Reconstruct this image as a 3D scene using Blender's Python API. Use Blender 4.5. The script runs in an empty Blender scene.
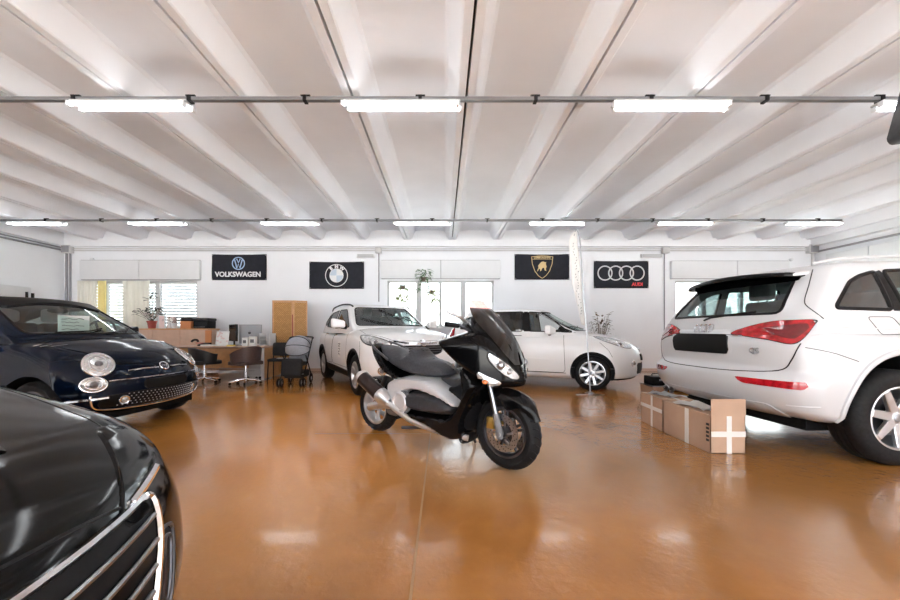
import bpy, bmesh, math, random
from mathutils import Vector, Matrix
from mathutils.bvhtree import BVHTree
R = math.radians; PI = math.pi
SC = bpy.context.scene; COL = SC.collection
random.seed(7)
V = Vector

# ------------------------------------------------------------------ materials
M = {}
def mat(name, color, rough=.5, metal=0., var=.06, scale=6., bump=0., coat=0., emit=None, spec=.5, trans=0.):
    m = bpy.data.materials.new(name); m.use_nodes = True
    nt = m.node_tree; n = nt.nodes; l = nt.links
    b = n['Principled BSDF']
    b.inputs['Roughness'].default_value = rough; b.inputs['Metallic'].default_value = metal
    b.inputs['Coat Weight'].default_value = coat; b.inputs['Coat Roughness'].default_value = .03
    b.inputs['Specular IOR Level'].default_value = spec
    if trans: b.inputs['Transmission Weight'].default_value = trans
    tc = n.new('ShaderNodeTexCoord'); tx = n.new('ShaderNodeTexNoise'); tx.inputs['Scale'].default_value = scale
    tx.inputs['Detail'].default_value = 4
    l.new(tc.outputs['Object'], tx.inputs['Vector'])
    rp = n.new('ShaderNodeValToRGB'); rp.color_ramp.elements[0].position = .3; rp.color_ramp.elements[1].position = .7
    c = list(color)
    rp.color_ramp.elements[0].color = [max(0, x*(1-var)) for x in c]+[1]
    rp.color_ramp.elements[1].color = [min(1, x*(1+var)) for x in c]+[1]
    l.new(tx.outputs['Fac'], rp.inputs['Fac']); l.new(rp.outputs['Color'], b.inputs['Base Color'])
    if bump:
        bp = n.new('ShaderNodeBump'); bp.inputs['Strength'].default_value = bump; bp.inputs['Distance'].default_value = .01
        l.new(tx.outputs['Fac'], bp.inputs['Height']); l.new(bp.outputs['Normal'], b.inputs['Normal'])
    if emit:
        b.inputs['Emission Color'].default_value = list(emit[0])+[1]; b.inputs['Emission Strength'].default_value = emit[1]
    M[name] = m
    return m

def glass(name, tint, refl=.06, rough=.0):
    m = bpy.data.materials.new(name); m.use_nodes = True
    nt = m.node_tree; n = nt.nodes; l = nt.links
    for x in list(n): n.remove(x)
    out = n.new('ShaderNodeOutputMaterial'); mix = n.new('ShaderNodeMixShader')
    t = n.new('ShaderNodeBsdfTransparent'); g = n.new('ShaderNodeBsdfGlossy'); fr = n.new('ShaderNodeLayerWeight')
    t.inputs['Color'].default_value = list(tint)+[1]; g.inputs['Roughness'].default_value = rough
    fr.inputs['Blend'].default_value = .15
    mp = n.new('ShaderNodeMapRange'); mp.inputs['To Min'].default_value = refl; mp.inputs['To Max'].default_value = .75
    l.new(fr.outputs['Facing'], mp.inputs['Value']); l.new(mp.outputs['Result'], mix.inputs['Fac'])
    l.new(t.outputs[0], mix.inputs[1]); l.new(g.outputs[0], mix.inputs[2]); l.new(mix.outputs[0], out.inputs['Surface'])
    M[name] = m
    return m

mat('paint_white', (.86,.87,.88), .28, coat=.4, var=.01, scale=2)
mat('paint_white_dimmed', (.61,.625,.65), .28, coat=.4, var=.01, scale=2)  # same white as paint_white, darkened to offset the strong light on the SUV
mat('paint_navy', (.002,.006,.017), .10, var=.2, scale=3, spec=.22)
mat('paint_black', (.002,.002,.0025), .09, var=.2, scale=3, spec=.25)
mat('fairing_black', (.003,.003,.0035), .10, var=.2, scale=5, spec=.22)
mat('fairing_silver', (.66,.67,.70), .30, .35, var=.04, coat=.3)
mat('plastic_black', (.007,.007,.008), .45, var=.3, scale=20, spec=.2)
mat('plastic_dark', (.035,.036,.042), .4, spec=.35, var=.2, scale=30)
mat('plastic_grey', (.16,.16,.17), .45, var=.1)
mat('rubber', (.011,.011,.012), .6, spec=.2, var=.3, scale=40, bump=.1)
mat('chrome', (.85,.85,.87), .07, 1., var=.02)
mat('alloy', (.66,.67,.69), .28, .85, var=.04)
mat('steel', (.36,.37,.39), .28, 1., var=.08, scale=15)
mat('steel_dark', (.10,.10,.11), .35, .8, var=.15, scale=15)
mat('gold', (.62,.45,.13), .3, .9, var=.05)
mat('lamp_clear', (.72,.74,.77), .08, .55, var=.35, scale=26)
mat('lamp_red', (.42,.008,.015), .08, 0., var=.5, scale=22, coat=1.)
mat('lamp_dark_red', (.16,.004,.010), .1, 0., var=.3, scale=22, coat=1.)
mat('lamp_pink', (.60,.16,.18), .1, 0., var=.2, coat=1.)
mat('lamp_orange', (.7,.2,.06), .1, 0., var=.1, coat=1.)
mat('interior_dark', (.022,.024,.027), .7, spec=.2, var=.2, scale=10)
mat('interior_grey', (.33,.33,.33), .7, var=.1, scale=10)
mat('seat_leather', (.055,.057,.066), .45, spec=.3, var=.2, scale=60, bump=.15)
mat('paper', (.85,.85,.83), .7, var=.03, scale=10)
mat('print_black', (.02,.02,.02), .6, var=.1)
mat('plate_black', (.008,.008,.008), .6, var=.1, spec=.15)
glass('glass_tint', (.50,.60,.60), .05)
glass('glass_green', (.74,.86,.82), .03)
glass('glass_dark', (.20,.24,.25), .07)
glass('glass_clear', (.93,.96,.96), .03)
glass('screen_smoke', (.13,.125,.135), .03)
glass('screen_pink', (.80,.50,.49), .06)

# ------------------------------------------------------------------ objects
def setp(o, label=None, cat=None, group=None, kind=None):
    if label: o['label'] = label
    if cat: o['category'] = cat
    if group: o['group'] = group
    if kind: o['kind'] = kind
    return o
def thing(name, label, cat, loc=(0,0,0), rz=0., group=None):
    o = bpy.data.objects.new(name, None); COL.objects.link(o)
    o.empty_display_size = .1
    o.location = loc; o.rotation_euler = (0,0,rz)
    return setp(o, label, cat, group)
def obj(name, bm, m, parent=None, smooth=True, ang=35, label=None, loc=None, flip=False, keepn=False):
    me = bpy.data.meshes.new(name)
    nl = bm.verts.layers.float_vector.get('n0') if keepn else None
    ns = None
    if nl is not None:
        bm.verts.ensure_lookup_table()
        ns = [v[nl].normalized() if v[nl].length > .1 else v.normal.copy() for v in bm.verts]
    elif flip is None:
        pass
    else:
        bmesh.ops.recalc_face_normals(bm, faces=bm.faces[:])
    bm.to_mesh(me); bm.free()
    if m is not None: me.materials.append(M[m] if isinstance(m, str) else m)
    if smooth:
        for p in me.polygons: p.use_smooth = True
        if ns is not None: me.normals_split_custom_set_from_vertices(ns)
        elif ang: me.set_sharp_from_angle(angle=R(ang))
    o = bpy.data.objects.new(name, me); COL.objects.link(o)
    if parent: o.parent = parent
    if label: o['label'] = label
    if loc: o.location = loc
    return o
def struct(name, bm, m, smooth=False):
    o = obj(name, bm, m, None, smooth); o['kind'] = 'structure'; return o
def solo(name, bm, m, label, cat, group=None, loc=(0,0,0), rz=0, smooth=True, ang=35):
    o = obj(name, bm, m, None, smooth, ang); o.location = loc; o.rotation_euler = (0,0,rz)
    return setp(o, label, cat, group)
def children_of(o):
    return list(o.children)
def copy_tree(o, parent=None):
    c = o.copy(); COL.objects.link(c)
    if parent: c.parent = parent
    for ch in children_of(o): copy_tree(ch, c)
    return c

# ------------------------------------------------------------------ mesh helpers
def BM(): return bmesh.new()
def merge(bm, t, mx=None):
    if mx is not None: bmesh.ops.transform(t, matrix=mx, verts=t.verts[:])
    me = bpy.data.meshes.new('tmp'); t.to_mesh(me); t.free()
    bm.from_mesh(me); bpy.data.meshes.remove(me)
def T(x=0,y=0,z=0, rx=0,ry=0,rz=0):
    return Matrix.Translation((x,y,z)) @ Matrix.Rotation(rz,4,'Z') @ Matrix.Rotation(ry,4,'Y') @ Matrix.Rotation(rx,4,'X')
def box(bm, c, s, bev=0., seg=2, mx=None):
    t = BM(); bmesh.ops.create_cube(t, size=1)
    for v in t.verts: v.co = V((v.co.x*s[0], v.co.y*s[1], v.co.z*s[2]))
    if bev: bmesh.ops.bevel(t, geom=t.edges[:], offset=min(bev, min(s)*.49), segments=seg, affect='EDGES', profile=.5)
    m = Matrix.Translation(c)
    merge(bm, t, (mx @ m) if mx is not None else m)
    return bm
def bbox(x0,x1,y0,y1,z0,z1, bev=0., seg=2, bm=None):
    return box(bm or BM(), ((x0+x1)/2,(y0+y1)/2,(z0+z1)/2), (x1-x0,y1-y0,z1-z0), bev, seg)
def tube(bm, pts, r, n=8, closed=False, caps=True, flat=None):
    pts = [V(p) for p in pts]; N = len(pts)
    if N < 2: return bm
    rr = r if isinstance(r, (list,tuple)) else [r]*N
    tang = []
    for i in range(N):
        a = pts[(i-1) % N] if (closed or i) else pts[0]
        b = pts[(i+1) % N] if (closed or i < N-1) else pts[-1]
        d = (b-a); tang.append(d.normalized() if d.length > 1e-9 else V((0,0,1)))
    up = V((0,0,1)) if abs(tang[0].z) < .9 else V((1,0,0))
    nrm = (up - tang[0]*up.dot(tang[0])).normalized()
    rings = []
    for i in range(N):
        nn = nrm - tang[i]*nrm.dot(tang[i])
        if nn.length > 1e-6: nrm = nn.normalized()
        bi = tang[i].cross(nrm)
        ring = []
        for k in range(n):
            a = 2*PI*k/n
            ring.append(bm.verts.new(pts[i] + (nrm*math.cos(a) + bi*math.sin(a))*rr[i]))
        rings.append(ring)
    for i in range(N if closed else N-1):
        A, B = rings[i], rings[(i+1) % N]
        off = 0
        if closed and i == N-1:
            off = min(range(n), key=lambda o: sum((A[k].co-B[(k+o)%n].co).length for k in range(n)))
        for k in range(n):
            bm.faces.new((A[k], A[(k+1)%n], B[(k+1+off)%n], B[(k+off)%n]))
    if caps and not closed:
        bm.faces.new(rings[0][::-1]); bm.faces.new(rings[-1])
    return bm
def lathe(bm, prof, n=32, mx=None, closed=False):
    """prof: (radius, axial); axis = local Z, or given by mx"""
    t = BM(); rings = []
    for r, z in prof:
        if r < 1e-6: rings.append([t.verts.new((0,0,z))])
        else: rings.append([t.verts.new((r*math.cos(2*PI*k/n), r*math.sin(2*PI*k/n), z)) for k in range(n)])
    m = len(rings)
    for i in range(m if closed else m-1):
        A, B = rings[i], rings[(i+1)%m]
        for k in range(n):
            a, b = A[k % len(A)], A[(k+1) % len(A)]; c, d = B[(k+1) % len(B)], B[k % len(B)]
            f = []
            for x in (a,b,c,d):
                if x not in f: f.append(x)
            if len(f) > 2: t.faces.new(f)
    merge(bm, t, mx); return bm
def cyl(bm, a, b, r, n=16, r2=None):
    return tube(bm, [a,b], [r, r if r2 is None else r2], n)
def ball(bm, c, s, n=20, mx=None):
    t = BM(); bmesh.ops.create_uvsphere(t, u_segments=n, v_segments=max(8,n//2), radius=1)
    for v in t.verts: v.co = V((v.co.x*s[0], v.co.y*s[1], v.co.z*s[2]))
    m = Matrix.Translation(c); merge(bm, t, (mx @ m) if mx is not None else m); return bm
def prism(bm, poly, d, mx=None, bev=0.):
    """poly in local XY extruded 0..d in Z"""
    t = BM(); vs = [t.verts.new((p[0],p[1],0)) for p in poly]
    f = t.faces.new(vs); r = bmesh.ops.extrude_face_region(t, geom=[f])
    for v in r['geom']:
        if isinstance(v, bmesh.types.BMVert): v.co.z += d
    bmesh.ops.recalc_face_normals(t, faces=t.faces[:])
    if bev: bmesh.ops.bevel(t, geom=t.edges[:], offset=bev, segments=1, affect='EDGES')
    merge(bm, t, mx); return bm
FRONT = Matrix(((1,0,0,0),(0,0,-1,0),(0,1,0,0),(0,0,0,1)))     # local XY -> world XZ, local Z -> world -Y
def text_bm(s, size, bold=0., align='CENTER', ext=.004, space=1.):
    cu = bpy.data.curves.new('t','FONT'); cu.body = s; cu.size = size; cu.align_x = align; cu.align_y = 'CENTER'
    cu.extrude = ext; cu.offset = bold; cu.space_character = space; cu.resolution_u = 4
    o = bpy.data.objects.new('t', cu); COL.objects.link(o)
    dg = bpy.context.evaluated_depsgraph_get(); dg.update()
    me = bpy.data.meshes.new_from_object(o.evaluated_get(dg))
    t = BM(); t.from_mesh(me); bpy.data.meshes.remove(me)
    bpy.data.objects.remove(o); bpy.data.curves.remove(cu)
    return t
def catmull(pts, n=8, closed=True):
    P = [V(p) for p in pts]; N = len(P); out = []
    for i in range(N if closed else N-1):
        if closed: a,b,c,d = P[(i-1)%N],P[i],P[(i+1)%N],P[(i+2)%N]
        else: a,b,c,d = P[max(i-1,0)],P[i],P[i+1],P[min(i+2,N-1)]
        for k in range(n):
            t = k/n
            out.append(.5*((2*b)+(c-a)*t+(2*a-5*b+4*c-d)*t*t+(3*b-3*c+d-a)*t**3))
    if not closed: out.append(P[-1])
    return out
def dense(pts, step=.02, closed=False):
    P = [V(p) for p in pts]; out = []
    for i in range(len(P) if closed else len(P)-1):
        a, b = P[i], P[(i+1)%len(P)]; k = max(1, int((b-a).length/step))
        for j in range(k): out.append(a.lerp(b, j/k))
    if not closed: out.append(P[-1])
    return out
def rounded(poly, r=.03, n=4):
    """round the corners of a polygon of 2-D or 3-D points"""
    P = [V(p) for p in poly]; N = len(P); out = []
    for i in range(N):
        a, b, c = P[i-1], P[i], P[(i+1)%N]
        u = a-b; w = c-b; q = min(r, u.length*.45, w.length*.45)
        p0 = b+u.normalized()*q; p1 = b+w.normalized()*q
        for k in range(n+1):
            t = k/n; out.append(p0*(1-t)**2 + b*2*t*(1-t) + p1*t*t)
    return out
def spline(tab):
    xs = [t[0] for t in tab]; ys = [t[1] for t in tab]
    if xs[0] > xs[-1]: xs = xs[::-1]; ys = ys[::-1]
    n = len(xs)
    if n == 1: return lambda x: ys[0]
    d = [(ys[i+1]-ys[i])/(xs[i+1]-xs[i]) for i in range(n-1)]
    m = [d[0]] + [0 if d[i-1]*d[i] <= 0 else 2*d[i-1]*d[i]/(d[i-1]+d[i]) for i in range(1,n-1)] + [d[-1]]
    def f(x):
        if x <= xs[0]: return ys[0]
        if x >= xs[-1]: return ys[-1]
        i = 0
        while x > xs[i+1]: i += 1
        h = xs[i+1]-xs[i]; t = (x-xs[i])/h
        return (ys[i]*(1+2*t)*(1-t)**2 + h*m[i]*t*(1-t)**2 + ys[i+1]*t*t*(3-2*t) + h*m[i+1]*t*t*(t-1))
    return f
def sdf(poly):
    P = [(p[0],p[1]) for p in poly]; N = len(P)
    def g(x, y):
        d = 1e9; ins = False
        for i in range(N):
            ax, ay = P[i]; bx, by = P[(i+1)%N]
            ex, ey = bx-ax, by-ay; wx, wy = x-ax, y-ay
            L = ex*ex+ey*ey
            t = 0 if L < 1e-14 else max(0, min(1, (wx*ex+wy*ey)/L))
            dx, dy = wx-ex*t, wy-ey*t; q = dx*dx+dy*dy
            if q < d: d = q
            if (ay > y) != (by > y) and x < (bx-ax)*(y-ay)/(by-ay)+ax: ins = not ins
        return -math.sqrt(d) if ins else math.sqrt(d)
    return g
def cut(bm, g, ok=None):
    """split faces along g=0 (where ok(v)); returns faces with g<0"""
    G = {}; far = 9.
    for v in bm.verts: G[v] = g(v.co) if (ok is None or ok(v)) else far
    zero = set(v for v in bm.verts if abs(G[v]) < 2e-4)
    for e in list(bm.edges):
        a, b = e.verts
        if a in zero or b in zero: continue
        ga, gb = G[a], G[b]
        if ga*gb < 0 and abs(ga) < far and abs(gb) < far:
            ne, nv = bmesh.utils.edge_split(e, a, ga/(ga-gb)); G[nv] = 0.; zero.add(nv)
    for f in list(bm.faces):
        z = [v for v in f.verts if v in zero]
        if len(z) == 2:
            a, b = z
            if not any((a in e.verts and b in e.verts) for e in f.edges):
                try: bmesh.utils.face_split(f, a, b)
                except Exception: pass
    out = []
    for f in bm.faces:
        q = [G[v] for v in f.verts if v not in zero]
        if q and max(q) < 0: out.append(f)
        elif not q:
            if ok is None or all(ok(v) for v in f.verts):
                c = f.calc_center_median()
                if g(c) < 0: out.append(f)
    return out
def take(bm, faces):
    """move faces to a new bmesh"""
    fs = set(faces); t = BM(); nl = bm.verts.layers.float_vector.get('n0'); tl = None
    if nl is not None: tl = t.verts.layers.float_vector.new('n0')
    mp = {}
    for f in fs:
        vs = []
        for v in f.verts:
            if v not in mp:
                w = t.verts.new(v.co); mp[v] = w
                if tl is not None: w[tl] = v[nl]
            vs.append(mp[v])
        try: t.faces.new(vs)
        except ValueError: pass
    bmesh.ops.delete(bm, geom=list(fs), context='FACES')
    t.normal_update()
    return t
def loops_of(bm):
    es = [e for e in bm.edges if len(e.link_faces) == 1]; left = set(es); out = []
    nb = {}
    for e in es:
        for v in e.verts: nb.setdefault(v, []).append(e)
    while left:
        e = left.pop(); a, b = e.verts; pts = [a, b]
        while True:
            nx = [x for x in nb[pts[-1]] if x in left]
            if not nx: break
            left.discard(nx[0]); pts.append(nx[0].other_vert(pts[-1]))
        closed = pts[0] is pts[-1]
        out.append(([v.co.copy() for v in (pts[:-1] if closed else pts)], closed))
    return out
def thin(pts, step, closed):
    out = [pts[0]]
    for p in pts[1:]:
        if (p-out[-1]).length >= step: out.append(p)
    if not closed and (out[-1]-pts[-1]).length > 1e-6: out.append(pts[-1])
    return out
def superbox(nu,nv,nw, ru,rv,rw, F, m=5):
    def ax(n, r):
        c = [1-r + r*math.tan(PI/4*i/m) for i in range(m+1)]
        flat = [-(1-r) + 2*(1-r)*i/n for i in range(1,n)]
        return [-x for x in c[::-1]] + flat + c
    A = (ax(nu,ru), ax(nv,rv), ax(nw,rw)); r = (ru,rv,rw)
    bm = BM(); vd = {}
    def vert(i,j,k):
        key = (i,j,k)
        if key in vd: return vd[key]
        p = [A[0][i],A[1][j],A[2][k]]; inn = [max(-(1-r[q]), min(1-r[q], p[q])) for q in range(3)]
        d = [(p[q]-inn[q])/r[q] for q in range(3)]; L = math.sqrt(sum(x*x for x in d)) or 1
        q = [inn[t] + d[t]/L*r[t] for t in range(3)]
        vd[key] = bm.verts.new(F(*q)); return vd[key]
    N = [len(a) for a in A]
    for fa in range(3):
        o = [t for t in range(3) if t != fa]
        for side in (0, N[fa]-1):
            for i in range(N[o[0]]-1):
                for j in range(N[o[1]]-1):
                    q = []
                    for di,dj in ((0,0),(1,0),(1,1),(0,1)):
                        idx = [0,0,0]; idx[fa] = side; idx[o[0]] = i+di; idx[o[1]] = j+dj
                        q.append(vert(*idx))
                    bm.faces.new(q)
    bmesh.ops.recalc_face_normals(bm, faces=bm.faces[:])
    bm.normal_update()
    return bm
def stash_normals(bm):
    l = bm.verts.layers.float_vector.new('n0')
    for v in bm.verts: v[l] = v.normal
def mirror_y(bm):
    t = bm.copy()
    for v in t.verts: v.co.y = -v.co.y
    bmesh.ops.reverse_faces(t, faces=t.faces[:])
    return t
def sm(t): t = max(0.,min(1.,t)); return t*t*(3-2*t)

class Surf:
    """the outer surface of a body, to lay lamps, trims and badges on"""
    def __init__(s, bms): s.trees = [BVHTree.FromBMesh(b) for b in bms]
    def hit(s, o, d):
        best = None
        for t in s.trees:
            p, n, i, q = t.ray_cast(o, d)
            if p is not None and (best is None or q < best[2]): best = (p, n, q)
        return best
    def frame(s, th, el=0.):
        out = V((math.cos(th)*math.cos(el), math.sin(th)*math.cos(el), math.sin(el))); eu = V((-math.sin(th), math.cos(th), 0)); ev = out.cross(eu)
        return out, eu, ev
    def on(s, pts, th, el=0., off=0.):
        out, eu, ev = s.frame(th, el); res = []
        for p in pts:
            p = V(p); b = eu*p.dot(eu) + ev*p.dot(ev)
            h = s.hit(b+out*8, -out)
            if h: res.append(h[0] + (h[1] if h[1].dot(out) > 0 else -h[1])*off)
        return res
    def panel(s, pts, th, el=0., off=.004, thick=.012, cell=.03, dome=0.):
        out, eu, ev = s.frame(th, el)
        q = [(V(p).dot(eu), V(p).dot(ev)) for p in pts]
        g2 = sdf(q)
        x0,x1 = min(a for a,b in q)-cell, max(a for a,b in q)+cell; y0,y1 = min(b for a,b in q)-cell, max(b for a,b in q)+cell
        nx, ny = max(2,int((x1-x0)/cell)), max(2,int((y1-y0)/cell))
        t = BM(); gr = [[t.verts.new((x0+(x1-x0)*i/nx, y0+(y1-y0)*j/ny, 0)) for j in range(ny+1)] for i in range(nx+1)]
        for i in range(nx):
            for j in range(ny): t.faces.new((gr[i][j],gr[i+1][j],gr[i+1][j+1],gr[i][j+1]))
        ins = cut(t, lambda c: g2(c.x,c.y)); bm = take(t, ins); t.free()
        bad = []
        for v in bm.verts:
            dist = -g2(v.co.x, v.co.y)
            h = s.hit(eu*v.co.x+ev*v.co.y+out*8, -out)
            if h is None: bad.append(v); continue
            n = h[1] if h[1].dot(out) > 0 else -h[1]
            v.co = h[0] + n*(off + (dome*min(1., dist/.05) if dome else 0))
        bmesh.ops.delete(bm, geom=bad, context='VERTS')
        if not bm.faces: return bm
        bm.normal_update()
        if thick:
            ex = bmesh.ops.extrude_edge_only(bm, edges=[e for e in bm.edges if len(e.link_faces) == 1])
            for v in ex['geom']:
                if isinstance(v, bmesh.types.BMVert): v.co -= out*thick
        return bm
    def strip(s, bm, pts, th, el=0., r=.006, off=0., closed=False, n=6, step=.025):
        p = s.on(dense(pts, step, closed), th, el, off)
        return tube(bm, p, r, n, closed)
# ------------------------------------------------------------------ camera
cd = bpy.data.cameras.new('camera'); cam = bpy.data.objects.new('camera', cd); COL.objects.link(cam)
cam.location = (0,0,1.07); cam.rotation_euler = (R(90),0,0)
cd.sensor_width = 36; cd.lens = 36*337/900; cd.shift_x = 7/900; cd.shift_y = 32/900; cd.clip_start = .02
SC.camera = cam
SC.view_settings.view_transform = 'Standard'; SC.view_settings.look = 'None'; SC.view_settings.gamma = 1; SC.view_settings.use_curve_mapping = False
# ------------------------------------------------------------------ cars
def car_body(S):
    top, bot, W, side = spline(S['top']), spline(S['bot']), spline(S['W']), spline(S['side'])
    fp, rp, cr = spline(S['fp']), spline(S['rp']), spline(S['crown'])
    xf, xr, kf, kr = S['xf'], S['xr'], S['kf'], S['kr']
    def F(u,v,w):
        s = (w+1)/2; x = xr+(xf-xr)*(u+1)/2
        x -= sm((u-.3)/.7)*(fp(s)+kf*abs(v)**S.get('pf',2.2))
        x += sm((-u-.4)/.6)*(rp(s)+kr*abs(v)**S.get('pr',2.4))
        z0 = bot(x); z1 = top(x)-cr(x)*v*v
        return V((x, v*W(x)*side(s), z0+s*(z1-z0)))
    low = superbox(70,22,18, S.get('ru',.07),S.get('rv',.14),S.get('rw',.22), F)
    c = S['cab']
    fx, rx, belt, roof = spline(c['fx']), spline(c['rx']), spline(c['belt']), spline(c['roof'])
    Wb, Wr = spline(c['Wb']), spline(c['Wr'])
    def G(u,v,w):
        s = (w+1)/2; a, b = rx(s), fx(s); x = a+(b-a)*(u+1)/2
        x -= sm((u+.0)/1.)*c['kf']*v*v*(1-.3*s); x += sm(-u)*c['kr']*v*v
        z0 = belt(x); z1 = roof(x)-c.get('crown',.035)*v*v
        e = s**c.get('pw',1.35)
        return V((x, v*(Wb(x)*(1-e)+Wr(x)*e), z0+s*(z1-z0)))
    cab = superbox(56,20,18, c.get('ru',.05),c.get('rv',.16),c.get('rw',.16), G)
    return low, cab
def make_wheel(parent, x, y, out, rad, wid, rim, style, name='wheel', steer=0., rimm='alloy'):
    mx = T(x,y,rad, rz=steer) @ (Matrix.Rotation(R(90),4,'X') if out < 0 else Matrix.Rotation(R(-90),4,'X'))
    h = wid/2
    bm = BM()                                                    # rim: barrel, spokes, hub
    lathe(bm, [(rim,h*.86),(rim+.008,h*.92),(rim-.008,h*.94),(rim-.018,h*.82),(rim-.035,-.02),(rim-.03,-h*.9),(rim+.004,-h*.92),(rim-.006,-h*.5),(rim-.006,h*.6)], 48, mx, True)
    n, w0, w1, kind = style
    for i in range(n):
        a = 2*PI*i/n + .25
        offs = (0,) if kind == 'single' else (-.16,.16) if kind == 'pair' else (-.09,.09)
        for o in offs:
            poly = [(.045,-w0/2),(rim-.016,-w1/2),(rim-.016,w1/2),(.045,w0/2)]
            t = BM(); prism(t, poly, .03, None, .005)
            for v in t.verts: v.co.z += h*.50 + .02*(v.co.x/rim)
            merge(bm, t, mx @ Matrix.Rotation(a+o,4,'Z'))
    lathe(bm, [(0,h*.45),(.075,h*.45),(.075,h*.68),(.06,h*.76),(0,h*.76)], 24, mx)
    w = obj(name, bm, rimm, parent)
    q = rad
    bm = lathe(BM(), [(rim,-h*.9),(rim+.012,-h*.98),(rim+(q-rim)*.45,-h*1.06),(q-.03,-h*.96),(q-.008,-h*.80),(q,-h*.6),(q+.001,-h*.34),(q-.007,-h*.32),(q-.007,-h*.26),(q+.001,-h*.24),
                      (q+.001,-h*.03),(q-.007,-h*.02),(q-.007,h*.02),(q+.001,h*.03),(q+.001,h*.24),(q-.007,h*.26),(q-.007,h*.32),(q+.001,h*.34),(q,h*.6),(q-.008,h*.80),(q-.03,h*.96),
                      (rim+(q-rim)*.6,h*1.05),(rim+(q-rim)*.5,h*1.035),(rim+(q-rim)*.42,h*1.06),(rim+.012,h*.98),(rim,h*.9)], 56, mx, True)
    obj('tyre', bm, 'rubber', w)
    bm = lathe(BM(), [(0,.0),(rim*.62,.0),(rim*.62,.025),(rim*.3,.025),(0,.04)], 32, mx)
    obj('brake_disc', bm, 'steel_dark', w)
    bm = lathe(BM(), [(0,h*.75),(.034,h*.75),(.034,h*.79),(.028,h*.81),(0,h*.815)], 24, mx)
    obj('hub_cap', bm, 'steel', w)
    bm = lathe(BM(), [(0,-h*.6),(rim-.036,-h*.6),(rim-.036,-h*.5),(0,-h*.5)], 32, mx)
    obj('wheel_back', bm, 'plastic_black', w)
    return w
def seat(root, x, y, z, m='seat_leather', hm=None, w=.5, head=True):
    def F(u,v,s): return V((x-.10*u - .10*s*1.0 + .03*v*v*u, y+v*w/2*(1-.12*max(0,s)), z+.10+.36*s))
    o = obj('seat', superbox(3,6,6,.5,.25,.2,F,3), m, root)
    if head:
        b = superbox(3,4,3,.6,.4,.4, lambda u,v,s: V((x-.19-.055*u, y+v*.13, z+.56+.09*s)), 3)
        for d in (-.05,.05): tube(b, [(x-.17,y+d,z+.40),(x-.185,y+d,z+.52)], .007)
        obj('headrest', b, hm or m, o)
    return o
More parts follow.
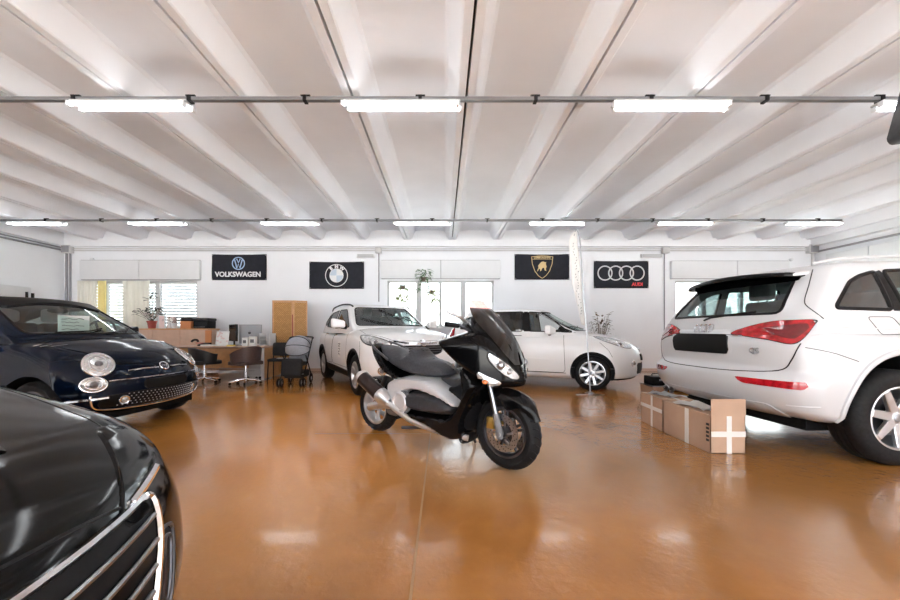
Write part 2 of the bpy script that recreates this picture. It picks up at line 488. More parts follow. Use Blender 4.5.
def make_car(S):
    low, cab = car_body(S)
    stash_normals(low); stash_normals(cab)
    surf = Surf([low, cab])
    root = thing(S['name'], S['label'], 'car', group=None)
    P = S['paint']; wb = S['wb']
    # wheel arches
    for ax, rr in ((0, S['arch'][0]), (-wb, S['arch'][1])):
        zc = S['rad']+.015
        fs = cut(low, lambda c: math.hypot(c.x-ax, c.z-zc)-rr, lambda v: abs(v.co.y) > .48)
        bmesh.ops.delete(low, geom=fs, context='FACES')
        for sg in (-1,1):
            b = BM(); n = 30; y1 = sg*(S['half']-.012); y0 = sg*.42
            lo = math.asin(max(-.6, min(0, (spline(S['bot'])(ax)+.03-zc)/rr)))
            pr = [(ax+math.cos(a)*(rr+.002), zc+math.sin(a)*(rr+.002)) for a in [lo+(PI-2*lo)*i/n for i in range(n+1)]]
            A = [b.verts.new((p[0], y1 if False else y0, p[1])) for p in pr]
            B = []
            for p in pr:
                h = surf.hit(V((p[0], sg*3, p[1])), V((0,-sg,0)))
                yy = h[0].y - sg*.012 if h else y1
                if abs(yy) < .5: yy = y1
                B.append(b.verts.new((p[0], yy, p[1])))
            for i in range(n): b.faces.new((A[i],A[i+1],B[i+1],B[i]))
            b.faces.new(A)
            obj('wheel_arch', b, 'plastic_black', root)
            if S.get('flare'):
                t = BM(); pts = [(ax+math.cos(a)*(rr+.015), sg, zc+math.sin(a)*(rr+.015)) for a in [R(-8)+R(196)*i/40 for i in range(41)]]
                pp = surf.on(pts, R(90*sg), 0, -.006)
                if len(pp) > 4:
                    tube(t, pp, .024, 8); obj('arch_trim', t, S['flare'], root)
    # floor of the cabin seen through the glass
    fx0 = spline(S['cab']['fx'])(.25); rx0 = spline(S['cab']['rx'])(.25); hw = spline(S['cab']['Wb'])(-wb/2)
    foot = sdf([(rx0+.10,-hw+.07),(rx0+.10,hw-.07),(fx0-.06,hw-.07),(fx0+.04,0),(fx0-.06,-hw+.07)])
    fs = cut(low, lambda c: foot(c.x,c.y), lambda v: v.normal.z > .5 and v.co.z > .6)
    b = take(low, fs)
    for v in b.verts: v.co.z -= .02
    obj('cabin_trim', b, 'interior_dark', root, keepn=False)
    # windows
    def side_ok(v): return abs(v.co.y) > .35 and abs(v.normal.y) > .3
    for nm, poly, gl in S['side_windows']:
        g2 = sdf(poly); fs = cut(cab, lambda c: g2(c.x,c.z), side_ok)
        for sg in (-1,1):
            b = take(cab, [f for f in fs if f.is_valid and f.calc_center_median().y*sg > 0])
            w = obj(nm, b, gl, root, keepn=True)
            t = surf.strip(BM(), [(p[0],0,p[1]) for p in poly], R(90*sg), 0, S.get('seal_r',.011), -.002, True)
            obj('window_seal', t, S.get('seal','plastic_black'), w)
    for nm, poly, gl, sg in S['end_windows']:
        g2 = sdf(poly); fs = cut(cab, lambda c: g2(c.y,c.z), lambda v: v.normal.x*sg > .12)
        b = take(cab, fs)
        w = obj(nm, b, gl, root, keepn=True)
        t = surf.strip(BM(), [(0,p[0],p[1]) for p in poly], 0 if sg > 0 else PI, 0, .014, -.004, True)
        obj('window_seal', t, 'plastic_black', w)
    # inner lining so that pillars do not look paper thin
    zb = spline(S['cab']['belt'])
    fs = [f for f in cab.faces if f.normal.z < -.5]
    bmesh.ops.delete(cab, geom=fs, context='FACES')
    lin = cab.copy()
    for v in lin.verts: v.co -= v.normal*.022
    bmesh.ops.reverse_faces(lin, faces=lin.faces[:])
    roof = obj('roof_shell', cab, P, root, keepn=True)
    obj('headlining', lin, S.get('lining','interior_grey'), roof, flip=None, ang=0)
    # doors, bonnet, tailgate as panels of their own, each with its seal
    for nm, poly in S.get('side_panels', []):
        g2 = sdf(poly); fs = cut(low, lambda c: g2(c.x,c.z), lambda v: abs(v.co.y) > .45)
        for sg in (-1,1):
            b = take(low, [f for f in fs if f.is_valid and f.calc_center_median().y*sg > 0])
            t = BM()
            for lp, cl in loops_of(b):
                if len(lp) > 3: tube(t, thin([V((p.x,p.y-sg*.002,p.z)) for p in lp], .02, cl), .0045, 5, cl)
            d = obj(nm, b, P, root, keepn=True)
            obj('door_seal', t, 'plastic_black', d)
    for nm, poly, sel in S.get('panels', []):
        if sel == 'top':
            g2 = sdf(poly); fs = cut(low, lambda c: g2(c.x,c.y), lambda v: v.normal.z > .25 and v.co.z > .5)
        else:
            g2 = sdf(poly); sx = 1 if sel == 'front' else -1
            fs = cut(low, lambda c: g2(c.y,c.z), lambda v: v.normal.x*sx > .05)
        b = take(low, fs); t = BM()
        for lp, cl in loops_of(b):
            if len(lp) > 3: tube(t, thin([V((p.x,p.y,p.z-.003 if sel == 'top' else p.z)) for p in lp], .02, cl), .0045, 5, cl)
        d = obj(nm, b, P, root, keepn=True)
        obj('panel_seal', t, 'plastic_black', d)
    obj('body', low, P, root, keepn=True)
    b = bbox(-wb-.5, .45, -S['half']*.7, S['half']*.7, S['rad']*.55, S['rad']*1.2)
    obj('underbody', b, 'plastic_black', root)
    # wheels
    for ax in (0, -wb):
        for sg in (-1,1):
            make_wheel(root, ax, sg*(S['half']-S['tw']/2-.03), sg, S['rad'], S['tw'], S['rim'], S['spokes'], steer=S.get('steer',0) if ax == 0 else 0, rimm=S.get('rimm','alloy'))
    # seats, dashboard, steering wheel
    I = S['int']
    for sy in (-.36,.36): seat(root, I['front'], sy, I['z'], I['m'], I.get('hm'))
    if 'rear' in I:
        for sy in (-.38,.38): seat(root, I['rear'], sy, I['z']+.02, I['m'], I.get('hm'), .62)
    dx, dz = I['dash']
    b = superbox(4,8,3,.5,.12,.5, lambda u,v,w: V((dx+.14*u-.20*v*v, v*(S['half']-.26), dz+.07*w)), 3)
    obj('dashboard', b, 'interior_dark', root)
    sx, sy, sz = dx-.30, .36, dz+.05
    b = lathe(BM(), [(.175,.0),(.182,.012),(.195,.012),(.202,.0),(.195,-.012),(.182,-.012)], 28, T(sx,sy,sz,ry=R(-68)), True)
    for k in (90,210,330): tube(b, [T(sx,sy,sz,ry=R(-68)) @ V((0,0,0)), T(sx,sy,sz,ry=R(-68)) @ V((.18*math.cos(R(k)),.18*math.sin(R(k)),0))], .014)
    ball(b, (sx,sy,sz), (.03,.06,.06), 12); tube(b, [(sx,sy,sz),(dx,sy,dz)], .03)
    obj('steering_wheel', b, 'interior_dark', root)
    # door mirrors
    mx, my, mz, mm = S['mirror']
    for sg in (-1,1):
        b = superbox(4,6,4,.5,.35,.5, lambda u,v,w: V((mx+.075*u*(1-.25*v)-.02*v, sg*(my+.115*v), mz+.075*w*(1+.18*v)+.012*v)), 4)
        if sg < 0: pass
        o = obj('door_mirror', b, mm, root)
        t = tube(BM(), [(mx-.02,sg*(my-.16),mz-.07),(mx-.01,sg*(my-.06),mz-.06)], [.035,.028], 8)
        obj('mirror_foot', t, 'plastic_black', o)
        t = box(BM(), (mx-.077, sg*(my-.0), mz), (.006,.17,.10), .003); obj('mirror_glass', t, 'chrome', o)
    for hx, hz in S.get('handles', []):
        for sg in (-1,1):
            t = surf.strip(BM(), [(hx-.09,0,hz),(hx,0,hz+.003),(hx+.09,0,hz)], R(90*sg), 0, .013, .014)
            obj('door_handle', t, S.get('handle_mat', P), root)
    S['extras'](root, surf, S)
    if 'zs' in S:
        def rise(o):
            for v in o.data.vertices: v.co.z *= S['zs']
            for ch in o.children: rise(ch)
        for o in list(root.children):
            if o.name.split('.')[0] != 'wheel': rise(o)
    root.location = S['loc']; root.rotation_euler = (0,0,S['yaw'])
    return root
def add_panel(nm, root, surf, pts, th, el, m, both=False, **k):
    """a panel laid on the body; both = its mirror image on the car's other side too"""
    b = surf.panel(pts, th, el, **k)
    mb = mirror_y(b) if both else None
    o = obj(nm, b, m, root); res = [o]
    if mb is not None: res.append(obj(nm, mb, m, root))
    return res if both else o
def add_strip(nm, root, surf, pts, th, el, m, r=.006, off=0., closed=False, both=False, n=6, step=.025):
    b = surf.strip(BM(), pts, th, el, r, off, closed, n, step)
    mb = mirror_y(b) if both else None
    o = obj(nm, b, m, root); res = [o]
    if mb is not None: res.append(obj(nm, mb, m, root))
    return res if both else o
def ring(cx, cz, r, y=0., n=28, rx=None):
    return [(cx+(rx or r)*math.cos(2*PI*i/n), y, cz+r*math.sin(2*PI*i/n)) for i in range(n)]
def audi_extras(root, surf, S):
    TH = R(180); xr = S['xr']
    # four rings
    b = BM()
    for i in range(4):
        pts = [(0, (i-1.5)*.056 + .037*math.cos(a), 1.055+.037*math.sin(a)) for a in [2*PI*k/24 for k in range(24)]]
        p = surf.on(pts, TH, 0, .006)
        if len(p) > 5: tube(b, p, .006, 6, True)
    obj('four_ring_badge', b, 'chrome', root)
    # number plate and recess
    add_panel('plate_recess', root, surf, [(0,y,z) for y,z in rounded([(-.36,.82),(.36,.82),(.38,.99),(-.38,.99)],.03)], TH, 0, 'paint_white_dimmed', off=.001)
    add_panel('number_plate', root, surf, [(0,y,z) for y,z in rounded([(-.33,.82),(.38,.82),(.42,.97),(.34,1.0),(-.31,.995)],.03)], TH, 0, 'plate_black', off=.016, thick=.02)
    add_strip('plate_trim', root, surf, [(0,.44,.985),(0,0,.99),(0,-.44,.985)], TH, 0, 'chrome', .009, .004)
    # tail lamps
    th = R(-142)
    outer = catmull([(-3.70,-.36,1.005),(-3.67,-.50,1.065),(-3.6,-.66,1.105),(-3.56,-.80,1.11),(-3.52,-.905,1.108),(-3.525,-.905,1.078),(-3.57,-.86,.965),(-3.60,-.80,.925),(-3.64,-.66,.955),(-3.69,-.48,.985)], 4)
    for o in add_panel('tail_light', root, surf, outer, th, 0, 'lamp_red', both=True, off=.010, thick=.02, cell=.025):
        pass
    inner = catmull([(-3.64,-.60,1.045),(-3.59,-.75,1.07),(-3.55,-.885,1.08),(-3.555,-.885,1.04),(-3.585,-.82,.965),(-3.6,-.70,.985)], 4)
    add_panel('tail_light_core', root, surf, inner, th, 0, 'lamp_dark_red', both=True, off=.014, thick=.01, cell=.025)
    add_strip('tail_light_seam', root, surf, outer, th, 0, 'plastic_black', .005, .004, True, both=True)
    # bumper reflectors
    refl = rounded([(-3.70,-.44,.61),(-3.70,-.42,.635),(-3.55,-.88,.635),(-3.55,-.89,.61),(-3.56,-.86,.575),(-3.70,-.50,.585)],.015)
    add_panel('bumper_reflector', root, surf, refl, R(-150), 0, 'lamp_red', both=True, off=.006, cell=.02)
    add_panel('lower_valance', root, surf, [(0,y,z) for y,z in rounded([(-.70,.33),(.70,.33),(.66,.44),(-.66,.44)],.05)], TH, 0, 'paint_white_dimmed', off=.012)
    # seams of tailgate and bumper
    add_strip('tailgate_seam', root, surf, catmull([(0,.80,.93),(0,.78,.80),(0,.70,.71),(0,.4,.68),(0,0,.675),(0,-.4,.68),(0,-.70,.71),(0,-.78,.80),(0,-.82,.93)],6,False), TH, 0, 'plastic_black', .005, -.001)
    add_strip('bumper_seam', root, surf, [(-3.52,-1,.90),(-3.35,-1,.855),(-3.19,-1,.80)], R(-90), 0, 'plastic_dark', .003, 0, both=True)
    add_strip('bumper_crease', root, surf, [(-3.6,-.8,.44),(-3.45,-.9,.45)], R(-110), 0, 'paint_white_dimmed', .006, 0, both=True)
    add_strip('pillar_seam', root, surf, catmull([(-3.28,-.75,1.54),(-3.38,-.80,1.40),(-3.47,-.84,1.27),(-3.47,-.86,1.21),(-3.42,-.92,1.12)],4,False), R(-125), 0, 'plastic_dark', .004, 0, both=True)
    add_strip('shoulder_line', root, surf, [(-3.3,0,1.06),(-2.0,0,1.00),(-.2,0,.96)], R(-90), 0, 'paint_white_dimmed', .005, -.001, both=True)
    # fuel flap
    add_strip('fuel_flap', root, surf, rounded([(-3.03,0,1.135),(-2.83,0,1.135),(-2.76,0,1.02),(-2.80,0,1.00),(-2.96,0,1.00)],.03), R(-90), 0, 'plastic_dark', .0028, 0, True)
    # roof spoiler
    def F(u,v,w):
        x = -3.30+.20*u+.14*v*v; z = 1.555-.05*(1-u)*.5-.03*v*v + .020*w*(1.1+.4*u)
        return V((x, v*.60, z+.02))
    sp = obj('roof_spoiler', superbox(6,14,2,.3,.08,.5,F,3), 'paint_white_dimmed', root)
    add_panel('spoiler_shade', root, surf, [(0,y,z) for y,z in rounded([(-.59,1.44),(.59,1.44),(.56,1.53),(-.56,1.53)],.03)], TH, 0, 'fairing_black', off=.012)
    def G(u,v,w):
        x = -3.37+.14*u+.13*v*v; z = 1.535-.035*v*v + .022*w
        return V((x, v*.59, z))
    obj('spoiler_lip', superbox(6,14,2,.3,.08,.5,G,3), 'fairing_black', sp)
    # rear wiper
    t = tube(BM(), surf.on(dense([(0,.02,1.13),(0,-.05,1.155),(0,-.46,1.19)],.03), TH, 0, .012), .009, 6)
    obj('rear_wiper', t, 'plastic_black', root)
    # script badges
    for s, y, z, sz in (('2.0 T', .60, .80, .05), ('Q5', .62, .90, .07), ('2.0 TDI', -.52, .80, .06)):
        if s == 'Q5' or s == '2.0 T': continue
    b = BM(); h = surf.hit(V((-8,-.55,.86)), V((1,0,0)))
    if h:
        n = h[1]; 
        t = text_bm('Q5', .06, .002); ry = math.atan2(-n.y,-n.x) if False else 0
        out = V((n.x,n.y,0)).normalized(); eu = V((-out.y,out.x,0)); m = Matrix((eu,V((0,0,1)),out)).transposed().to_4x4(); m.translation = h[0]+out*.006
        merge(b, t, m); obj('model_badge', b, 'chrome', root)
    # exhausts
    for sg in (1,.84):
        t = lathe(BM(), [(.036,-.1),(.045,-.1),(.047,.09),(.040,.092),(.034,.05)], 20, T(-3.56,sg*.58,.35,ry=R(-82)))
        obj('exhaust_tip', t, 'chrome', root)
    # roof rails
    for sg in (-1,1):
        t = tube(BM(), catmull([(-.95,sg*.62,1.57),(-1.1,sg*.63,1.61),(-2.0,sg*.65,1.652),(-2.9,sg*.63,1.632),(-3.18,sg*.60,1.585)],6,False), .012, 8)
        obj('roof_rail', t, 'paint_white_dimmed', root)
    # black pillar between the side windows
    add_panel('pillar_trim', root, surf, [(-1.94,0,1.17),(-2.04,0,1.17),(-2.04,0,1.54),(-1.94,0,1.54)], R(-90), 0, 'fairing_black', both=True, off=.004)
    add_panel('pillar_trim', root, surf, [(-2.72,0,1.18),(-2.80,0,1.18),(-2.80,0,1.51),(-2.74,0,1.515)], R(-90), 0, 'fairing_black', both=True, off=.004)
    # front end, hidden from the photograph but plain
    add_panel('grille', root, surf, [(0,y,z) for y,z in rounded([(-.42,.50),(.42,.50),(.46,.84),(-.46,.84)],.08)], 0, 0, 'plastic_black', off=.006)
    add_panel('headlight', root, surf, catmull([(.7,-.50,.78),(.5,-.85,.84),(.55,-.80,.70),(.7,-.56,.70)],5), R(-35), 0, 'lamp_clear', both=True, off=.008)
AUDI = dict(name='car', label='white SUV seen from behind with red tail lamps, beside the cardboard boxes', paint='paint_white_dimmed', wb=2.807, xf=.88, xr=-3.76, half=.945,
    top=[(.9,.86),(.5,.98),(-.3,1.06),(-1.5,1.03),(-2.8,1.06),(-3.4,1.075),(-3.8,1.10)], bot=[(.9,.27),(.5,.22),(-2.4,.22),(-3.2,.30),(-3.8,.36)],
    W=[(.9,.80),(.5,.92),(0,.945),(-1.5,.93),(-2.8,.95),(-3.4,.925),(-3.8,.87)], side=[(0,.92),(.12,.96),(.45,1.),(.75,.99),(1,.96)],
    fp=[(0,.12),(.2,.03),(.45,0),(.75,.03),(1,.14)], kf=.38, rp=[(0,.16),(.1,.07),(.3,0),(.42,.005),(.5,.07),(.75,.06),(1,.11)], kr=.20, pr=3., crown=[(.9,.06),(-.3,.04),(-4,.03)],
    ru=.06, rv=.12, rw=.2,
    cab=dict(fx=[(0,-.10),(.3,-.45),(1,-1.25)], rx=[(0,-3.68),(.3,-3.62),(1,-3.28)], belt=[(-4,.97),(0,.97)], roof=[(-.6,1.50),(-1.2,1.60),(-2.0,1.645),(-2.8,1.63),(-3.4,1.57)],
        Wb=[(0,.86),(-1,.90),(-2.8,.905),(-3.4,.875),(-3.75,.82)], Wr=[(-.8,.62),(-1.6,.69),(-2.8,.70),(-3.4,.64)], kf=.22, kr=.16, crown=.03, rv=.15, rw=.13),
    zs=1.05, seal_r=.016, arch=(.42,.455), rad=.385, tw=.235, rim=.250, spokes=(7,.075,.055,'single'), flare='paint_white_dimmed',
    side_windows=[('front_side_window', rounded([(-.72,1.15),(-1.93,1.175),(-1.93,1.535),(-1.55,1.52),(-1.2,1.43)],.04), 'glass_dark'),
                  ('rear_side_window', rounded([(-2.05,1.175),(-2.70,1.185),(-2.73,1.51),(-2.05,1.54)],.04), 'glass_tint'),
                  ('quarter_window', rounded([(-2.81,1.19),(-3.23,1.205),(-3.22,1.23),(-3.04,1.42),(-2.94,1.47),(-2.81,1.505)],.03), 'glass_dark')],
    end_windows=[('windscreen', rounded([(-.66,1.08),(.66,1.08),(.56,1.52),(-.56,1.52)],.06), 'glass_tint', 1),
                 ('rear_window', rounded([(-.64,1.175),(.64,1.175),(.53,1.50),(-.53,1.50)],.06), 'glass_tint', -1)],
    side_panels=[('front_door', rounded([(-.45,.42),(-1.98,.40),(-1.98,1.20),(-.50,1.20)],.06)), ('rear_door', rounded([(-2.0,.40),(-2.38,.42),(-2.55,.75),(-2.83,1.20),(-2.0,1.20)],.05))],
    panels=[('bonnet', rounded([(.74,-.62),(.80,0),(.74,.62),(-.2,.72),(-.2,-.72)],.08), 'top')],
    int=dict(front=-1.45, rear=-2.45, z=.88, m='interior_grey', dash=(-.55,1.04)), mirror=(-.75,.99,1.13,'paint_white_dimmed'), handles=[(-1.75,.95),(-2.5,.97)],
    extras=audi_extras, loc=(3.80+2.807,3.77,0), yaw=R(2.3))
def place(S, ax, X, Y, deg):
    """stand the car so that the axle at car x = ax is at (X, Y)"""
    a = R(deg); S['yaw'] = a; S['loc'] = (X-ax*math.cos(a), Y-ax*math.sin(a), 0)
place(AUDI, -2.807, 3.59, 3.57, 2.0)
def lamp_disc(nm, root, surf, c, rx, rz, th, both=True, rimw=.012):
    """round lamp: chrome ring, reflector bowl and bulb"""
    out, eu, ev = surf.frame(th)
    pts = [V(c)+eu*rx*math.cos(2*PI*k/28)+ev*rz*math.sin(2*PI*k/28) for k in range(28)]
    res = add_panel(nm, root, surf, pts, th, 0, 'lamp_clear', both=both, off=.008, cell=.015, dome=.012)
    if not isinstance(res, list): res = [res]
    for o, sg in zip(res, (1,-1)):
        for k, (f, r, m) in enumerate(((1., rimw, 'chrome'), (.62, rimw*.55, 'chrome'))):
            b = surf.strip(BM(), [V(c)+(p-V(c))*f for p in pts], th, 0, r, .006+.012*k, True, 8)
            if sg < 0: b2 = mirror_y(b); b.free(); b = b2
            obj('lamp_ring', b, m, o)
        h = surf.on([V(c)], th, 0, .018)
        if h:
            p = h[0]; b = ball(BM(), (p.x, p.y*(1 if sg > 0 else -1), p.z), (.03,.035,.03), 14); obj('lamp_bulb', b, 'plastic_grey', o)
    return res
def label_on(root, surf, nm, s, size, at, th, m, bold=.002, parent=None):
    out, eu, ev = surf.frame(th); h = surf.hit(V(at)+out*6, -out)
    if not h: return
    n = h[1] if h[1].dot(out) > 0 else -h[1]; n = n.normalized()
    e1 = V((0,0,1)).cross(n).normalized(); e2 = n.cross(e1)
    mx = Matrix((e1,e2,n)).transposed().to_4x4(); mx.translation = h[0]+n*.006
    b = BM(); merge(b, text_bm(s, size, bold), mx); return obj(nm, b, m, parent or root)
def disc_on(root, surf, nm, at, r, th, m, off=.004, t=.012):
    out, eu, ev = surf.frame(th); h = surf.hit(V(at)+out*6, -out)
    n = h[1] if h[1].dot(out) > 0 else -h[1]; n = n.normalized()
    e1 = V((0,0,1)).cross(n).normalized(); e2 = n.cross(e1)
    mx = Matrix((e1,e2,n)).transposed().to_4x4(); mx.translation = h[0]+n*off
    return mx, lathe(BM(), [(0,-.02),(r,-.02),(r,t*.6),(r*.92,t),(r*.8,t*.75),(0,t*.75)], 28, mx)
def wipers(root, surf, pts_list):
    for pts in pts_list:
        p = surf.on(dense(pts,.03), 0, 0, .014)
        if len(p) > 2: obj('windscreen_wiper', tube(BM(), p, .008, 6), 'plastic_black', root)

# ---- small dark blue soft-top car
def fiat_extras(root, surf, S):
    lamp_disc('headlight', root, surf, (.5,-.575,.735), .115, .105, R(-28))
    lamp_disc('fog_lamp', root, surf, (.46,-.61,.545), .095, .07, R(-28), rimw=.007)
    mx, b = disc_on(root, surf, 'badge', (1,0,.675), .055, 0, 'chrome'); o = obj('round_badge', b, 'chrome', root)
    b = lathe(BM(), [(0,.009),(.042,.009),(.042,.0105),(0,.0105)], 24, mx); obj('badge_field', b, 'plastic_dark', o)
    b = BM(); merge(b, text_bm('FIAT', .034, .001), mx @ Matrix.Translation((0,0,.012))); obj('badge_letters', b, 'chrome', o)
    for sg in (-1,1):
        add_strip('chrome_moustache', root, surf, [(0,sg*.07,.665),(0,sg*.22,.668),(0,sg*.36,.655)], 0, 0, 'chrome', .008, .004)
    add_strip('bumper_chrome', root, surf, [(0,-.52,.57),(0,-.25,.575),(0,0,.578),(0,.25,.575),(0,.52,.57)], 0, 0, 'chrome', .005, .003)
    grille = rounded([(0,-.60,.30),(0,.60,.30),(0,.58,.42),(0,.30,.445),(0,-.30,.445),(0,-.58,.42)],.07)
    g = add_panel('lower_grille', root, surf, grille, 0, 0, 'plastic_black', off=.004)
    b = BM()
    for r in range(5):
        for k in range(26):
            y = -.46+.92*(k+.5*(r%2))/25; z = .318+.026*r
            if abs(y) > .47 - (.02*r): continue
            h = surf.on([(0,y,z)], 0, 0, .008)
            if h: box(b, h[0], (.006,.013,.009), .002, 1)
    obj('grille_studs', b, 'alloy', g)['kind'] = 'stuff'
    low = [(0,-.64,.435),(0,-.62,.33),(0,-.54,.285),(0,-.3,.27),(0,0,.265),(0,.3,.27),(0,.54,.285),(0,.62,.33),(0,.64,.435)]
    add_strip('grille_chrome', root, surf, catmull(low,6,False), 0, 0, 'chrome', .010, .004)
    add_strip('side_chrome', root, surf, [(.6,-.60,.405),(.50,-.70,.40),(.38,-.8,.395)], R(-45), 0, 'chrome', .016, .0, both=True)
    for sg in (-1,1):
        mx, b = disc_on(root, surf, 'x', (1,sg*.57,.365), .045, R(20*sg), 'chrome', .002); o = obj('driving_lamp', b, 'chrome', root)
        b = ball(BM(), (0,0,.008), (.03,.03,.012), 14, mx); obj('lamp_lens', b, 'lamp_clear', o)
    add_panel('number_plate', root, surf, [(0,y,z) for y,z in rounded([(-.26,.455),(.26,.455),(.26,.55),(-.26,.55)],.01)], 0, 0, 'plate_black', off=.016, thick=.02)
    # folding fabric roof
    add_panel('folding_top', root, surf, rounded([(-.80,-.50,0),(-.80,.50,0),(-2.45,.44,0),(-2.45,-.44,0)],.08), 0, R(90), 'plastic_black', off=.018, thick=.03, cell=.05)
    wipers(root, surf, [[(0,.05,1.05),(0,.35,1.07),(0,.50,1.12)], [(0,-.40,1.055),(0,-.1,1.07),(0,.05,1.10)]])
    # card on the dashboard
    add_strip('bonnet_crease', root, surf, [(.45,-.42,0),(.1,-.58,0),(-.1,-.63,0)], 0, R(90), 'paint_navy', .006, -.001, both=True)
    b = tube(BM(), [(-.80,0,1.38),(-.78,0,1.335)], .008); ball(b, (-.79,0,1.325), (.02,.11,.032), 14); obj('rear_view_mirror', b, 'plastic_black', root)
    add_strip('wing_script', root, surf, [(-.12,0,.925),(-.085,0,.945),(-.06,0,.92),(-.03,0,.94),(0,0,.922),(.03,0,.935)], R(-90), 0, 'chrome', .004, .004, both=True)
    add_panel('tail_light', root, surf, rounded([(-2.7,-.62,.62),(-2.7,-.50,.62),(-2.7,-.50,.80),(-2.7,-.62,.80)],.04), R(180), 0, 'lamp_red', both=True, off=.01)
FIAT = dict(name='car', label='dark blue small car with fabric roof and a handwritten sheet behind its windscreen', paint='paint_navy', wb=2.30, xf=.68, xr=-2.86, half=.81,
    top=[(.7,.70),(.5,.80),(.25,.90),(-.1,1.0),(-.4,1.02),(-1.5,1.0),(-2.4,1.0),(-2.9,.92)], bot=[(.7,.24),(.3,.19),(-2.4,.2),(-2.9,.28)],
    W=[(.7,.64),(.5,.74),(.2,.80),(-.5,.81),(-2.2,.81),(-2.6,.77),(-2.9,.68)], side=[(0,.90),(.15,.95),(.45,1.),(.7,.985),(1,.90)],
    fp=[(0,.16),(.12,.04),(.3,0),(.55,.0),(.8,.05),(1,.16)], kf=.30, rp=[(0,.12),(.2,.02),(.5,0),(.8,.06),(1,.16)], kr=.26, crown=[(.7,.07),(.2,.085),(-.4,.05),(-2.8,.05)],
    ru=.09, rv=.18, rw=.26,
    cab=dict(fx=[(0,-.02),(.2,-.15),(1,-.88)], rx=[(0,-2.74),(.4,-2.55),(1,-2.2)], belt=[(-3,.93),(0,.93)], roof=[(-.3,1.42),(-.9,1.455),(-1.5,1.475),(-2.1,1.43),(-2.7,1.33)],
        Wb=[(0,.62),(-.6,.72),(-2.2,.72),(-2.75,.60)], Wr=[(-.7,.54),(-1.4,.58),(-2.2,.54),(-2.7,.46)], kf=.22, kr=.18, crown=.03, rv=.13, rw=.10),
    arch=(.335,.335), rad=.295, tw=.195, rim=.20, rimm='steel_dark', spokes=(7,.06,.045,'single'),
    side_windows=[('front_side_window', rounded([(-.52,1.06),(-1.62,1.04),(-1.60,1.36),(-1.05,1.38)],.04), 'glass_tint'),
                  ('quarter_window', rounded([(-1.70,1.04),(-2.35,1.05),(-2.2,1.22),(-1.70,1.36)],.04), 'glass_tint')],
    end_windows=[('windscreen', rounded([(-.60,1.05),(.60,1.05),(.50,1.39),(-.50,1.39)],.07), 'glass_green', 1),
                 ('rear_window', rounded([(-.46,1.05),(.46,1.05),(.40,1.26),(-.40,1.26)],.06), 'glass_dark', -1)],
    side_panels=[('door', rounded([(-.42,.33),(-1.62,.33),(-1.66,1.20),(-.42,1.20)],.06))],
    panels=[('bonnet', rounded([(.50,-.34),(.56,0),(.50,.34),(.20,.62),(-.12,.66),(-.12,-.66),(.20,-.62)],.08), 'top')],
    int=dict(front=-1.15, rear=-1.95, z=.72, m='interior_dark', hm='interior_grey', dash=(-.38,1.00)), mirror=(-.78,.84,1.06,'paint_navy'), handles=[(-1.45,.80)], handle_mat='chrome',
    lining='interior_dark', extras=fiat_extras)
place(FIAT, 0, -3.87, 4.0, -5.6)

